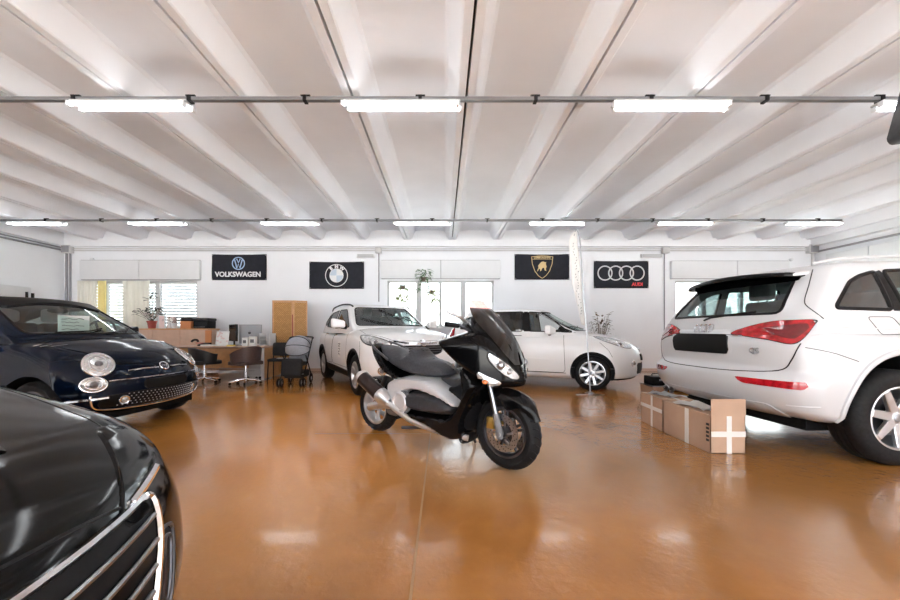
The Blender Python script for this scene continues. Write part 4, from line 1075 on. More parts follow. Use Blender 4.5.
    obj('side_cover', inflate(sp2([(-1.14,.58),(-1.05,.645),(-.85,.675),(-.63,.66),(-.46,.595),(-.30,.505),(-.345,.455),(-.50,.505),(-.72,.545),(-.86,.535),(-.925,.50),(-.985,.43),(-1.07,.40),(-1.13,.47)],4), .268, .03), 'fairing_silver', root)
    obj('tunnel_cover', inflate(sp2([(-.62,.66),(-.40,.56),(-.26,.60),(-.22,.80),(-.29,.82),(-.38,.70),(-.52,.70)],4), .13, .04), 'plastic_dark', root)
    # seat and tail
    sx = spline([(-1.5,.12),(-1.3,.165),(-1.0,.185),(-.75,.165),(-.5,.10)])
    seat_o = obj('seat', inflate(sp2([(-1.47,.935),(-1.30,.925),(-1.10,.865),(-1.02,.855),(-.985,.895),(-.92,.905),(-.84,.84),(-.66,.80),(-.54,.74),(-.52,.685),(-.65,.655),(-.95,.67),(-1.2,.74),(-1.40,.85)],4), lambda x,z: sx(x)*(1-.25*sm((z-.80)/.12)), .05), 'seat_leather', root)
    obj('seat_backrest', inflate(sp2([(-1.01,.865),(-.985,.915),(-.94,.925),(-.90,.89),(-.93,.85)],4), .13, .03), 'seat_leather', seat_o)
    tx = spline([(-1.62,.08),(-1.45,.16),(-1.2,.215),(-.95,.225)])
    tb = inflate(sp2([(-1.60,.955),(-1.47,.92),(-1.38,.845),(-1.18,.73),(-.95,.655),(-1.0,.615),(-1.2,.635),(-1.38,.72),(-1.56,.87)],4), lambda x,z: tx(x), .035)
    tsf = Surf([tb]); obj('tail_cover', tb, 'fairing_black', root)
    add_panel('tail_light', root, tsf, [(0,y,z) for y,z in rounded([(-.09,.88),(.09,.88),(.08,.945),(-.08,.945)],.02)], R(180), 0, 'lamp_red', off=.004, cell=.015)
    for sg in (-1,1):
        obj('grab_rail', tube(BM(), catmull([(-1.20,sg*.19,.80),(-1.38,sg*.20,.90),(-1.56,sg*.13,.965)],5,False), .012, 8), 'steel_dark', root)
        obj('shock_absorber', tube(BM(), [(-1.30,sg*.13,.62),(-1.46,sg*.12,.36)], .028, 12), 'steel_dark', root)
    # drive side, exhaust, rear wheel
    b = superbox(6,4,5,.3,.3,.3, lambda u,v,w: V((-1.08+.22*u, .02+v*.17, .38+.14*w)), 3); obj('engine_block', b, 'plastic_grey', root)
    mc = T(-.945,-.245,.435) @ Matrix.Rotation(R(90),4,'X')
    b = lathe(BM(), [(0,.035),(.062,.035),(.070,.045),(.088,.045),(.098,.03),(.100,-.03)], 32, mc); o = obj('clutch_cover', b, 'fairing_silver', root)
    b = lathe(BM(), [(.098,.02),(.112,.022),(.112,-.02),(.098,-.02)], 32, mc, True); obj('cover_ring', b, 'plastic_grey', o)
    for sg in (-1,1):
        obj('swingarm', tube(BM(), catmull([(-1.0,sg*.17,.40),(-1.25,sg*.14,.36),(-1.575,sg*.115,ZR)],5,False), [.055]*6+[.045]*5, 10), 'alloy', root)
    b = tube(BM(), catmull([(-.30,-.10,.20),(-.55,-.20,.235),(-.80,-.25,.285),(-1.0,-.285,.375),(-1.12,-.30,.445)],6,False), .026, 10); ex = obj('exhaust_pipe', b, 'alloy', root)
    d = V((-.40,-.01,.205)).normalized(); p0 = V((-1.08,-.30,.43))
    mxx = V((0,0,1)).rotation_difference(d).to_matrix().to_4x4(); mxx.translation = p0
    mat('exhaust_brown', (.045,.030,.028), .3, .6, var=.2)
    b = lathe(BM(), [(0,.06),(.055,.06),(.066,.075),(.070,.11),(.070,.40),(.064,.43),(0,.43)], 28, mxx); obj('muffler', b, 'exhaust_brown', ex)
    b = lathe(BM(), [(0,-.02),(.035,-.02),(.060,.05),(.072,.07),(.073,.11),(.070,.115),(.0,.11)], 28, mxx); obj('muffler_collar', b, 'alloy', ex)
    b = lathe(BM(), [(.072,.395),(.074,.40),(.072,.435),(.045,.45),(.040,.47),(.032,.47),(.032,.43)], 28, mxx); obj('muffler_tip', b, 'alloy', ex)
    b = box(BM(), (0,0,0), (.30,.03,.012), .004); bmesh.ops.transform(b, matrix=T(-1.28,-.20,.47,ry=R(27)), verts=b.verts[:]); obj('muffler_bracket', b, 'steel_dark', ex)
    rw, mr = two_wheel('rear_wheel', -WB, RR, .155, .19, Matrix.Identity(4), 3)
    d = lathe(BM(), [(.08,-.07),(.133,-.07),(.133,-.064),(.08,-.064)], 40, mr, True); obj('brake_disc', d, 'steel', rw)
    b = box(BM(), (-1.50,.10,.40), (.09,.05,.06), .014); obj('brake_caliper', b, 'gold', root)
    b = BM(); pr = []
    for i in range(15):
        a = R(30+95*i/14); pr.append((-WB+.315*math.cos(a), ZR+.315*math.sin(a)))
    for (x0,z0),(x1,z1) in zip(pr, pr[1:]):
        vs = [b.verts.new(p) for p in ((x0,-.09,z0),(x1,-.09,z1),(x1,.09,z1),(x0,.09,z0))]; b.faces.new(vs)
    bmesh.ops.remove_doubles(b, verts=b.verts[:], dist=1e-5); bmesh.ops.recalc_face_normals(b, faces=b.faces[:]); bmesh.ops.solidify(b, geom=b.faces[:], thickness=.006)
    obj('rear_fender', b, 'plastic_black', root)
    # ribbed splash panel behind the front wheel
    b = BM()
    for k in range(12):
        z = .18+.028*k; x = -.345+.10*sm((z-.18)/.4)-.0
        box(b, (x,0,z), (.02,.30,.011), .003, 1)
    sp = obj('radiator_grille', b, 'steel_dark', root)
    obj('splash_panel', inflate(sp2([(-.33,.15),(-.36,.16),(-.40,.40),(-.28,.55),(-.23,.52),(-.29,.36)],4), .16, .02), 'plastic_black', root)
    # centre stand and side stand
    for sg in (-1,1):
        obj('stand_leg', tube(BM(), [(-.72,sg*.10,.21),(-.92,sg*.14,.18),(-1.02,sg*.17,.17)], .015, 8), 'steel_dark', root)
    obj('side_stand', tube(BM(), [(-.55,.18,.22),(-.52,.27,.10),(-.53,.33,.012)], .012, 8), 'steel_dark', root)
    obj('foot_peg', tube(BM(), [(-.95,-.25,.30),(-.95,-.30,.30)], .015, 8), 'rubber', root)
    a = R(-40.5); root.rotation_euler = (0,0,a); root.location = (.500,2.645,0)
    return root
# ------------------------------------------------------------------ the hall
def nodes(m): return m.node_tree.nodes, m.node_tree.links
def floor_mat():
    m = mat('floor_resin', (.3,.13,.04), .2); n, l = nodes(m); b = n['Principled BSDF']
    tc = n.new('ShaderNodeTexCoord')
    def noise(sc, det=4, dis=0.):
        t = n.new('ShaderNodeTexNoise'); t.inputs['Scale'].default_value = sc; t.inputs['Detail'].default_value = det; t.inputs['Distortion'].default_value = dis
        l.new(tc.outputs['Object'], t.inputs['Vector']); return t
    def ramp(src, stops):
        r = n.new('ShaderNodeValToRGB'); e = r.color_ramp.elements
        while len(e) < len(stops): e.new(.5)
        for q, (p, c) in zip(e, stops): q.position = p; q.color = c if len(c) == 4 else list(c)+[1]
        l.new(src.outputs['Fac'], r.inputs['Fac']); return r
    base = ramp(noise(.55,4,.2), [(.34,(.25,.106,.028)),(.50,(.38,.160,.041)),(.66,(.52,.225,.058))])
    fine = ramp(noise(7,6), [(.3,(.92,.92,.92)),(.7,(1.06,1.06,1.06))])
    mx = n.new('ShaderNodeMixRGB'); mx.blend_type = 'MULTIPLY'; mx.inputs[0].default_value = 1
    l.new(base.outputs[0], mx.inputs[1]); l.new(fine.outputs[0], mx.inputs[2])
    # pale patch beside the joint, orange stain on the other side
    def blob(x, y, rx, ry, gain=.9):
        mp = n.new('ShaderNodeMapping'); mp.inputs['Location'].default_value = (-x/rx,-y/ry,0); mp.inputs['Scale'].default_value = (1/rx,1/ry,1)
        l.new(tc.outputs['Object'], mp.inputs['Vector'])
        ad = n.new('ShaderNodeVectorMath'); ad.operation = 'ADD'
        nz = noise(.9,2); sb = n.new('ShaderNodeVectorMath'); sb.operation = 'SCALE'; sb.inputs['Scale'].default_value = .45
        l.new(nz.outputs['Color'], sb.inputs[0]); l.new(mp.outputs[0], ad.inputs[0]); l.new(sb.outputs[0], ad.inputs[1])
        ln = n.new('ShaderNodeVectorMath'); ln.operation = 'LENGTH'; l.new(ad.outputs[0], ln.inputs[0])
        mr = n.new('ShaderNodeMapRange'); mr.interpolation_type = 'SMOOTHSTEP'; mr.inputs['From Min'].default_value = .25; mr.inputs['From Max'].default_value = 1.3
        mr.inputs['To Min'].default_value = gain; mr.inputs['To Max'].default_value = 0
        l.new(ln.outputs['Value'], mr.inputs['Value']); return mr
    cur = mx.outputs[0]
    for (x,y,rx,ry,g,c) in ((.55,3.3,1.0,.95,.62,(.80,.56,.34)), (-.95,3.3,1.15,1.1,.75,(.85,.34,.06)), (-1.5,5.4,3.4,2.0,.75,(.80,.33,.065)), (-.9,2.1,.9,.9,.55,(.74,.34,.08)), (2.6,2.9,1.8,1.8,.65,(.33,.16,.05))):
        mm = n.new('ShaderNodeMixRGB'); k = blob(x,y,rx,ry,g); l.new(k.outputs['Result'], mm.inputs[0])
        l.new(cur, mm.inputs[1]); mm.inputs[2].default_value = list(c)+[1]; cur = mm.outputs[0]
    l.new(cur, b.inputs['Base Color'])
    rr = n.new('ShaderNodeMapRange'); rr.inputs['To Min'].default_value = .13; rr.inputs['To Max'].default_value = .25
    l.new(noise(1.3,5).outputs['Fac'], rr.inputs['Value']); l.new(rr.outputs['Result'], b.inputs['Roughness'])
    bp = n.new('ShaderNodeBump'); bp.inputs['Strength'].default_value = .13; bp.inputs['Distance'].default_value = .02
    l.new(noise(22,6,.3).outputs['Fac'], bp.inputs['Height']); l.new(bp.outputs['Normal'], b.inputs['Normal'])
    b.inputs['Coat Weight'].default_value = .45; b.inputs['Coat Roughness'].default_value = .09
    return m
floor_mat()
mat('wall_white', (.83,.85,.885), .75, var=.02, scale=1.5, bump=.03)
mat('ceiling_concrete', (.84,.86,.91), .8, var=.05, scale=.9, bump=.04)
mat('joint_dark', (.05,.045,.045), .9)
mat('frame_white', (.50,.51,.52), .4, var=.02)
mat('box_white', (.74,.755,.775), .55, var=.015)
mat('conduit_grey', (.30,.30,.32), .5, .2, var=.1)
mat('conduit_pale', (.60,.60,.61), .55, var=.06)
mat('shutter', (.86,.86,.84), .6, var=.02)
mat('tube_light', (1,1,1), .5, emit=((.95,.98,1.), 9.))
mat('skirting', (.55,.42,.36), .6)
mat('pavement', (.62,.61,.58), .8, var=.1, scale=2)
mat('render_pale', (.80,.78,.75), .8, var=.05)
XL, XR, YB, YF = -10.41, 10.22, 9.26, -5.2
HT = 3.58
struct('floor', bbox(XL-.2,XR+.2,YF-.2,YB+.2,-.10,0), 'floor_resin')
def wall_with_holes(x0,x1,z0,z1,holes):
    """cells (x0,x1,z0,z1) of a wall around rectangular holes, as boxes in local x,z"""
    xs = sorted({x0,x1,*[h[0] for h in holes],*[h[1] for h in holes]}); zs = sorted({z0,z1,*[h[2] for h in holes],*[h[3] for h in holes]})
    for i in range(len(xs)-1):
        for j in range(len(zs)-1):
            cx, cz = (xs[i]+xs[i+1])/2, (zs[j]+zs[j+1])/2
            if not any(h[0]<cx<h[1] and h[2]<cz<h[3] for h in holes): yield xs[i],xs[i+1],zs[j],zs[j+1]
WINS = [(-10.05,-6.76,1.15,2.47),(-1.54,1.40,1.20,2.49),(6.38,9.50,1.15,2.49)]
b = BM()
for c in wall_with_holes(XL,XR,0,4.0,WINS): bbox(c[0],c[1],YB,YB+.25,c[2],c[3],bm=b)
bmesh.ops.remove_doubles(b, verts=b.verts[:], dist=1e-5); struct('wall_back', b, 'wall_white')
struct('wall_left', bbox(XL-.25,XL,YF,YB+.25,0,4.0), 'wall_white')
struct('wall_right', bbox(XR,XR+.25,YF,YB+.25,0,4.0), 'wall_white')
b = BM()                                                          # unseen street side behind the camera; wide door openings added to let light in
for c in wall_with_holes(XL,XR,0,4.0,[(-9.6,-3.4,0,3.3),(-2.9,3.3,0,3.3),(3.8,9.6,0,3.3)]): bbox(c[0],c[1],YF-.25,YF,c[2],c[3],bm=b)
struct('wall_front', b, 'wall_white')
struct('ground', bbox(-40,40,-40,40,-.3,-.11), 'pavement')
# prefabricated ceiling: inverted troughs side by side with an open joint on every rib
pitch = 1.215; g0 = .25; ks = range(-9,9); b = BM(); jb = BM()
def bay(g):
    p = [(g+.013,HT+.16),(g+.013,HT),(g+.085,HT),(g+.10,HT+.012),(g+.195,HT+.235),(g+.23,HT+.265),(g+.40,HT+.29),(g+pitch/2,HT+.297)]
    return p + [(2*g+pitch-x,z) for x,z in p[-2::-1]]
for k in ks:
    g = g0+pitch*k
    pr = [(max(XL-.1,min(XR+.1,x)),z) for x,z in bay(g)]
    if pr[-1][0]-pr[0][0] < .2: continue
    ys = [YF,-2,1,4,7,YB+.05]; rows = [[b.verts.new((x,y,z)) for x,z in pr] for y in ys]
    for r0,r1 in zip(rows,rows[1:]):
        for i in range(len(pr)-1): b.faces.new((r0[i],r0[i+1],r1[i+1],r1[i]))
    if XL < g < XR: bbox(g-.03,g+.03,YF,YB,HT+.10,HT+.13,bm=jb)
o = obj('ceiling', b, 'ceiling_concrete', None, True, 25, flip=None); o['kind'] = 'structure'
struct('trim_1', jb, 'joint_dark')
struct('ceiling_slab', bbox(XL-.25,XR+.25,YF-.25,YB+.25,4.0,4.15), 'ceiling_concrete')
b = bbox(XL,XR,YB-.10,YB,3.40,3.62); struct('trim_2', b, 'wall_white')          # edge beam above the windows
struct('trim_3', bbox(XL,XL+.10,YF,YB,3.42,3.62), 'wall_white')
struct('trim_4', bbox(XR-.22,XR,YF,YB,3.40,3.62), 'wall_white')
b = BM()
for c in wall_with_holes(XL,XR,0,.07,[]): bbox(c[0],c[1],YB-.012,YB,0,.07,bm=b)
struct('baseboard_back', b, 'skirting')
b = BM(); bbox(-.137,-.125,.9,3.55,0,.0012,bm=b); bbox(-1.35,-.13,3.545,3.555,0,.0012,bm=b); bbox(-4.2,1.2,5.9,5.912,0,.0012,bm=b); struct('trim_5', b, mat('joint_tan', (.40,.24,.11), .5))
# windows
def window(i, x0,x1,z0,z1, mull, slats):
    f = BM(); y0, y1 = YB+.06, YB+.13
    bbox(x0,x1,y0,y1,z0,z0+.06,bm=f); bbox(x0,x1,y0,y1,z1-.06,z1,bm=f); bbox(x0,x0+.06,y0,y1,z0,z1,bm=f); bbox(x1-.06,x1,y0,y1,z0,z1,bm=f)
    for a,c in mull: bbox(a,c,y0-.01,y1,z0,z1,bm=f)
    o = obj('window_%d' % i, f, 'frame_white', None, False); o['kind'] = 'structure'
    obj('window_pane', bbox(x0+.03,x1-.03,YB+.09,YB+.098,z0+.03,z1-.03), 'glass_clear', o, False)
    obj('window_sill', bbox(x0-.06,x1+.06,YB-.06,YB+.06,z0-.05,z0), 'box_white', o, False)
    if slats:
        s = BM(); z = z0+.08
        while z < z1-.05: box(s, ((x0+x1)/2, YB+.20, z), (x1-x0-.05,.012,.055), .003, 1, None); z += .085
        obj('shutter_slats', s, 'shutter', o, False)
    return o
window(1, *WINS[0], [(-8.66,-8.50),(-7.95,-7.82),(-7.74,-7.64) if False else (-9.38,-9.28)], True)
window(2, *WINS[1], [(-.74,-.60),(-.11,-.03),(.49,.63)], False)
window(3, *WINS[2], [(7.17,7.27),(8.2,8.3)], False)
# roller shutter boxes, each in two halves
def shutter_box(x0,x1,z0,z1,split):
    t = thing('shutter_box', 'x', 'shutter box', ((x0+x1)/2, YB, z0))
    cx = (x0+x1)/2
    for a,c in ((x0,split-.008),(split+.008,x1)):
        obj('cover', bbox(a-cx,c-cx,-.105,-.006,0,z1-z0,.006), 'box_white', t)
    obj('backing', bbox(x0-cx+.02,x1-cx-.02,-.085,-.006,-.012,z1-z0+.012), 'conduit_grey', t)
    return t
for l, a in (('white roller shutter box above the curtained window', (-9.88,-6.63,2.50,3.02,-8.27)), ('white roller shutter box above the window with hanging plants', (-1.70,1.57,2.53,3.02,-.06)),
          ('white roller shutter box above the window behind the white SUV', (6.22,9.42,2.53,3.0,8.0))):
    setp(shutter_box(*a), l, None, 'roller shutter boxes on the far wall')
# houses outside the windows
for i,(x,y,w,d,h,lab) in enumerate(((-1.2,19,2.6,3,3.4,'pale house outside, seen through the window with hanging plants'), (2.6,21,3,3,3.0,'second pale house outside, farther off through the plant window'), (15.5,18,5,3,3.6,'pale house outside beyond the window near the white SUV'))):
    t = thing('house', lab, 'house', (x,y,-.11))
    obj('wall_block', bbox(-w/2,w/2,-d/2,d/2,0,h), 'render_pale', t, False)
    for k in range(3): obj('house_window', bbox(-w*.36+k*w*.27,-w*.36+k*w*.27+.4,-d/2-.03,-d/2+.02,1.5,2.4), 'plastic_grey', t, False)
# conduits, boxes and wall lamps
def conduit(lab, parts, m='conduit_pale', nm='conduit'):
    b = BM()
    for p in parts: tube(b, *p)
    return solo(nm, b, m, lab, 'conduit')
conduit('pair of grey conduits running the whole far wall under the ceiling', [([(XL+.1,YB-.035,3.30),(XR-.1,YB-.035,3.30)], .018), ([(XL+.1,YB-.035,3.35),(XR-.1,YB-.035,3.35)], .014)])
conduit('bundle of conduits under the ceiling of the wall beside the dark blue car', [([(XL+.03,YF+.1,3.30),(XL+.03,YB-.1,3.30)], .022),([(XL+.03,YF+.1,3.37),(XL+.03,YB-.1,3.37)], .018)], 'conduit_grey')
conduit('thick conduit under the ceiling of the wall beside the white SUV', [([(XR-.03,YF+.1,3.26),(XR-.03,YB-.1,3.26)], .026)], 'conduit_grey')
conduit('twin vertical conduits in the corner beside the curtained window', [([(XL+.10,YB-.03,.02),(XL+.10,YB-.03,3.25)], .028),([(XL+.20,YB-.03,1.2),(XL+.20,YB-.03,3.25)], .022)], 'conduit_grey')
conduit('thin vertical conduit on the wall between roundel flag and plant window', [([(-1.76,YB-.02,1.9),(-1.76,YB-.02,3.25)], .015)], 'conduit_grey')
conduit('thin vertical conduit between the four-ring flag and the white SUV', [([(6.07,YB-.02,.9),(6.07,YB-.02,3.25)], .015)], 'conduit_grey')
conduit('short vertical conduit in the corner behind the white SUV', [([(XR-.10,YB-.03,2.3),(XR-.10,YB-.03,3.25)], .03)])
for x, s, lab in ((XL+.16,.24,'grey junction box in the corner above the twin conduits'), (-1.76,.17,'grey junction box above the conduit beside the plant window'), (6.07,.18,'grey junction box above the conduit beside the four-ring flag'), (XR-.14,.26,'grey junction box in the corner above the white SUV')):
    t = thing('junction_box', lab, 'junction box', (x,YB,3.22), 0, 'junction boxes along the far wall')
    obj('box_body', bbox(-s/2,s/2,-.12,-.02 if False else 0,0,s*.9,.01), 'conduit_pale', t); obj('box_lid', bbox(-s/2+.02,s/2-.02,-.128,-.12,.02,s*.9-.02,.003), 'conduit_grey' if s > .2 else 'conduit_pale', t)
for x0,x1,lab in ((-2.36,-1.86,'white emergency lamp on the wall above the roundel flag'), (5.42,6.0,'white emergency lamp on the wall above the four-ring flag')):
    t = thing('emergency_lamp', lab, 'lamp', ((x0+x1)/2,YB,3.10)); w = (x1-x0)/2
    obj('lamp_body', bbox(-w,w,-.07,0,0,.11,.01), 'box_white', t); obj('lamp_cover', bbox(-w+.03,w-.03,-.09,-.07,.015,.095,.008), 'frame_white', t)
for x,lab in ((-9.62,'small round detector on the far wall beside the curtained window'), (9.55,'small round detector on the far wall in the corner by the white SUV')):
    solo('wall_detector', lathe(BM(), [(0,0),(.05,0),(.045,.04),(0,.05)], 16, T(x,YB,3.06,rx=R(90))), 'box_white', lab, 'detector')
# side walls: shutter boxes
t = thing('shutter_box', 'long white shutter box on the side wall above the dark blue car', 'shutter box', (XL,7.0,1.92))
obj('cover', bbox(.008,.12,-2.2,1.42,0,.26,.008), 'box_white', t); obj('end_bracket', bbox(.008,.16,1.30,1.33,-.06,.14), 'plastic_black', t); obj('end_bracket', bbox(.008,.16,1.425,1.455,-.02,.12), 'plastic_black', t)
t = thing('shutter_box', 'long white shutter box on the side wall above the white SUV', 'shutter box', (XR,6.2,2.62))
obj('cover', bbox(-.12,-.008,-2.4,1.8,0,.50,.008), 'box_white', t); obj('cover', bbox(-.12,-.008,1.815,2.7,0,.50,.008), 'box_white', t)
# light rails and twin-tube fittings
mat('rail_metal', (.20,.20,.21), .45, .5, var=.1)
def rail(Y, x0, x1, lab):
    t = thing('light_rail', lab, 'light rail', ((x0+x1)/2,Y,3.53)); h = (x1-x0)/2
    b = bbox(-h,h,-.022,.022,-.018,.018); obj('rail_bar', b, 'rail_metal', t, False)
    rnd = random.Random(int(Y*10)); x = -h+.4
    while x < h:
        b = bbox(x-.018,x+.018,-.034,.034,-.030,.03); box(b, (x,0,.04), (.10,.02,.012)); obj('rail_clip', b, 'plastic_black', t, False); x += pitch
rail(3.565, XL+.05, 4.80+.02, 'nearer dark metal light rail crossing under the ceiling')
rail(7.43, XL+.05, 8.78, 'farther dark metal light rail crossing under the ceiling, by the flags')
mat('fitting_grey', (.42,.43,.44), .5)
def fitting(x, y, lab, first=[None]):
    if first[0] is None:
        t = thing('ceiling_light', lab, 'ceiling light', (x,y,3.44), 0, 'twin-tube fluorescent ceiling lights')
        obj('housing', bbox(-.61,.61,-.060,.060,.034,.058,.008), 'fitting_grey', t)
        for sg in (-1,1):
            obj('fluorescent_tube', tube(BM(), [(-.585+.02*sg,sg*.046,.010),(.585+.02*sg,sg*.046,.010)], .0125, 10), 'tube_light', t)
            for e in (-1,1): obj('tube_holder', bbox(e*.60+.02*sg-.012,e*.60+.02*sg+.012,min(sg*.020,sg*.068),max(sg*.020,sg*.068),-.012,.04,.003), 'box_white', t)
        obj('hanger', bbox(-.01,.01,-.01,.01,.058,.075), 'rail_metal', t)
        first[0] = t; return t
    t = copy_tree(first[0]); t.location = (x,y,3.44); t['label'] = lab; return t
near = (-3.29,-.43,2.41,5.20); far = (-8.93,-6.28,-3.37,-.46,2.51,5.33,8.16)
nl = ['lit twin-tube light on the nearer rail, above the desks', 'lit twin-tube light on the nearer rail, second from the one above the desks', 'lit twin-tube light on the nearer rail, third one across', 'lit twin-tube light on the nearer rail, beside the dark hanging box']
fl = ['lit twin-tube light on the farther rail, outermost over the dark blue car', 'lit twin-tube light on the farther rail, second from the dark blue car', 'lit twin-tube light on the farther rail, between the two lettered flags', 'lit twin-tube light on the farther rail, over the plant window', 'lit twin-tube light on the farther rail, just past the shield flag', 'lit twin-tube light on the farther rail, just past the four-ring flag', 'lit twin-tube light on the farther rail, outermost over the white SUV']
for x,l in zip(near,nl): fitting(x,3.565,l)
for x,l in zip(far,fl): fitting(x,7.43,l)
# box hanging under the ceiling at the edge of the frame
t = thing('ceiling_speaker', 'dark box-shaped loudspeaker hanging under the ceiling', 'loudspeaker', (3.20,2.2,2.58), R(-20))
b = BM(); prism(b, [(-.15,-.17),(-.13,-.21),(.22,-.21),(.24,.19),(-.05,.19),(-.08,.16)], .24, FRONT @ Matrix.Translation((0,0,-.12)), .01); obj('speaker_body', b, 'plastic_dark', t)
b = bbox(-.09,.20,-.135,-.118,-.17,-.05,.01); obj('speaker_grille', b, 'plastic_black', t)
b = tube(BM(), [(.1,0,.19),(.1,0,1.0)], .012); obj('hanging_rod', b, 'steel_dark', t)

# ------------------------------------------------------------------ light
w = bpy.data.worlds.new('sky'); SC.world = w; w.use_nodes = True; n, l = w.node_tree.nodes, w.node_tree.links
bg = n['Background']; tc = n.new('ShaderNodeTexCoord'); nz = n.new('ShaderNodeTexNoise'); nz.inputs['Scale'].default_value = 2.5; nz.inputs['Detail'].default_value = 5
rp = n.new('ShaderNodeValToRGB'); rp.color_ramp.elements[0].color = (.80,.88,1,1); rp.color_ramp.elements[1].color = (1,1,1,1)
l.new(tc.outputs['Generated'], nz.inputs['Vector']); l.new(nz.outputs['Fac'], rp.inputs['Fac']); l.new(rp.outputs['Color'], bg.inputs['Color'])
bg.inputs['Strength'].default_value = 3.0
sl = bpy.data.lights.new('sun','SUN'); sl.energy = 27; sl.angle = R(2); sl.color = (1,.97,.93)
so = bpy.data.objects.new('sun', sl); so.rotation_euler = (0,R(28),0); COL.objects.link(so)
SC.cycles.max_bounces = 8; SC.cycles.diffuse_bounces = 5; SC.cycles.glossy_bounces = 4; SC.cycles.transparent_max_bounces = 16
SC.cycles.use_denoising = True; SC.cycles.sample_clamp_indirect = 8; SC.cycles.caustics_reflective = False; SC.cycles.caustics_refractive = False
SC.view_settings.exposure = .90
# ------------------------------------------------------------------ flags on the far wall
def at(px, py, Y): return (px-443)/337*Y, 1.07+(332-py)/337*Y
mat('cloth_black', (.008,.009,.016), .8, var=.3, scale=8)
mat('logo_white', (.78,.79,.80), .6); mat('logo_blue', (.36,.50,.72), .6); mat('logo_pale_blue', (.55,.64,.74), .6); mat('logo_gold', (.66,.50,.25), .5); mat('logo_red', (.75,.05,.06), .6)
mat('logo_silver', (.62,.63,.65), .5)
def flag(X, z, w, h, lab, seed):
    rnd = random.Random(seed); a, c = rnd.random()*6, rnd.random()*6
    t = thing('hanging_flag', lab, 'flag', (X,YB-.028,z), 0, 'black flags along the far wall')
    wave = lambda x,zz: .006*math.sin(x*7+a)+.006*math.sin(zz*9+c+x*3)
    b = BM(); n, m = 36, 18
    g = [[b.verts.new((-w/2+w*i/n, -abs(wave(-w/2+w*i/n,-h/2+h*j/m)), -h/2+h*j/m-.012*math.sin(PI*i/n)*(j/m)+rnd.uniform(-.001,.001))) for j in range(m+1)] for i in range(n+1)]
    for i in range(n):
        for j in range(m): b.faces.new((g[i][j],g[i+1][j],g[i+1][j+1],g[i][j+1]))
    bmesh.ops.recalc_face_normals(b, faces=b.faces[:]); bmesh.ops.solidify(b, geom=b.faces[:], thickness=.003)
    obj('flag_cloth', b, 'cloth_black', t, ang=0)
    for sx in (-1,1):
        for sz in (-1,1): obj('eyelet', lathe(BM(), [(.006,0),(.014,0),(.014,.004),(.006,.004)], 12, T(sx*(w/2-.025),-.014,sz*(h/2-.025),rx=R(90)), True), 'steel', t)
    return t
D = -.022
def line2(b, pts, wd, closed=False, th=.006):
    """flat stroke of width wd through 2-D points (x,z)"""
    P = [V((x,0,z)) for x,z in pts]; N = len(P); L = []
    for i in range(N):
        p, q = (P[i-1] if (closed or i) else P[0]), (P[(i+1)%N] if (closed or i < N-1) else P[-1])
        d = (q-p).normalized(); nn = V((-d.z,0,d.x)); L.append((P[i]+nn*wd/2, P[i]-nn*wd/2))
    for i in range(N if closed else N-1):
        (a,c),(e,f) = L[i],L[(i+1)%N]
        prism(b, [(a.x,a.z),(c.x,c.z),(f.x,f.z),(e.x,e.z)], th, FRONT @ Matrix.Translation((0,0,-D)) if False else Matrix.Translation((0,D,0)) @ FRONT)
    return b
def circ(cx, cz, r, n=36, a0=0, a1=360): return [(cx+r*math.cos(R(a0+(a1-a0)*i/n)), cz+r*math.sin(R(a0+(a1-a0)*i/n))) for i in range(n if a1-a0 >= 360 else n+1)]
def poly2(b, pts, th=.006, d=None): return prism(b, pts, th, Matrix.Translation((0,D if d is None else d,0)) @ FRONT)
def word(b, s, size, x, z, bold=.003, space=1., rot=0., d=None):
    merge(b, text_bm(s, size, bold, 'CENTER', .003, space), Matrix.Translation((x,(D if d is None else d)-.004,z)) @ FRONT @ Matrix.Rotation(rot,4,'Z')); return b
FW = 1.50
f = flag(-5.58, 2.845, FW, .71, 'black flag with a ringed emblem over VOLKSWAGEN lettering', 1)
b = line2(BM(), circ(-.01,.10,.165), .026, True); line2(b, [(-.115,.205),(-.052,-.03),(-.01,.085),(.032,-.03),(.095,.205)], .030); line2(b, [(-.058,.225),(-.010,.115),(.038,.225)], .028)
obj('ring_emblem', b, 'logo_blue', f, False); obj('lettering', word(BM(), 'VOLKSWAGEN', .185, -.02, -.205, .006, 1.0), 'logo_white', f, False)
f = flag(-2.91, 2.625, FW, .745, 'black flag with a white-ringed blue and white roundel lettered BMW', 2)
obj('outer_ring', line2(BM(), circ(0,-.01,.300), .018, True), 'logo_white', f, False); obj('inner_ring', line2(BM(), circ(0,-.01,.185), .012, True), 'logo_white', f, False)
for a0,m in ((0,'logo_white'),(90,'logo_pale_blue'),(180,'logo_white'),(270,'logo_pale_blue')):
    obj('roundel_quarter', poly2(BM(), [(0,-.01)]+circ(0,-.01,.178,10,a0,a0+90)), m, f, False)
b = BM()
for ch, a in (('B',128),('M',90),('W',52)): obj('letter', word(BM(), ch, .125, .240*math.cos(R(a)), -.01+.240*math.sin(R(a)), .006, 1, R(a-90)), 'logo_white', f, False)
f = flag(2.71, 2.855, FW, .70, 'black flag with a gold-edged shield and charging bull', 3)
sh = [(-.29,.27),(-.15,.285),(0,.295),(.15,.285),(.29,.27),(.27,.08),(.20,-.12),(.10,-.25),(0,-.32),(-.10,-.25),(-.20,-.12),(-.27,.08)]
obj('shield_edge', line2(BM(), sh, .018, True), 'logo_gold', f, False)
line2(b := BM(), [(-.27,.205),(.27,.205)], .010); obj('shield_bar', b, 'logo_gold', f, False)
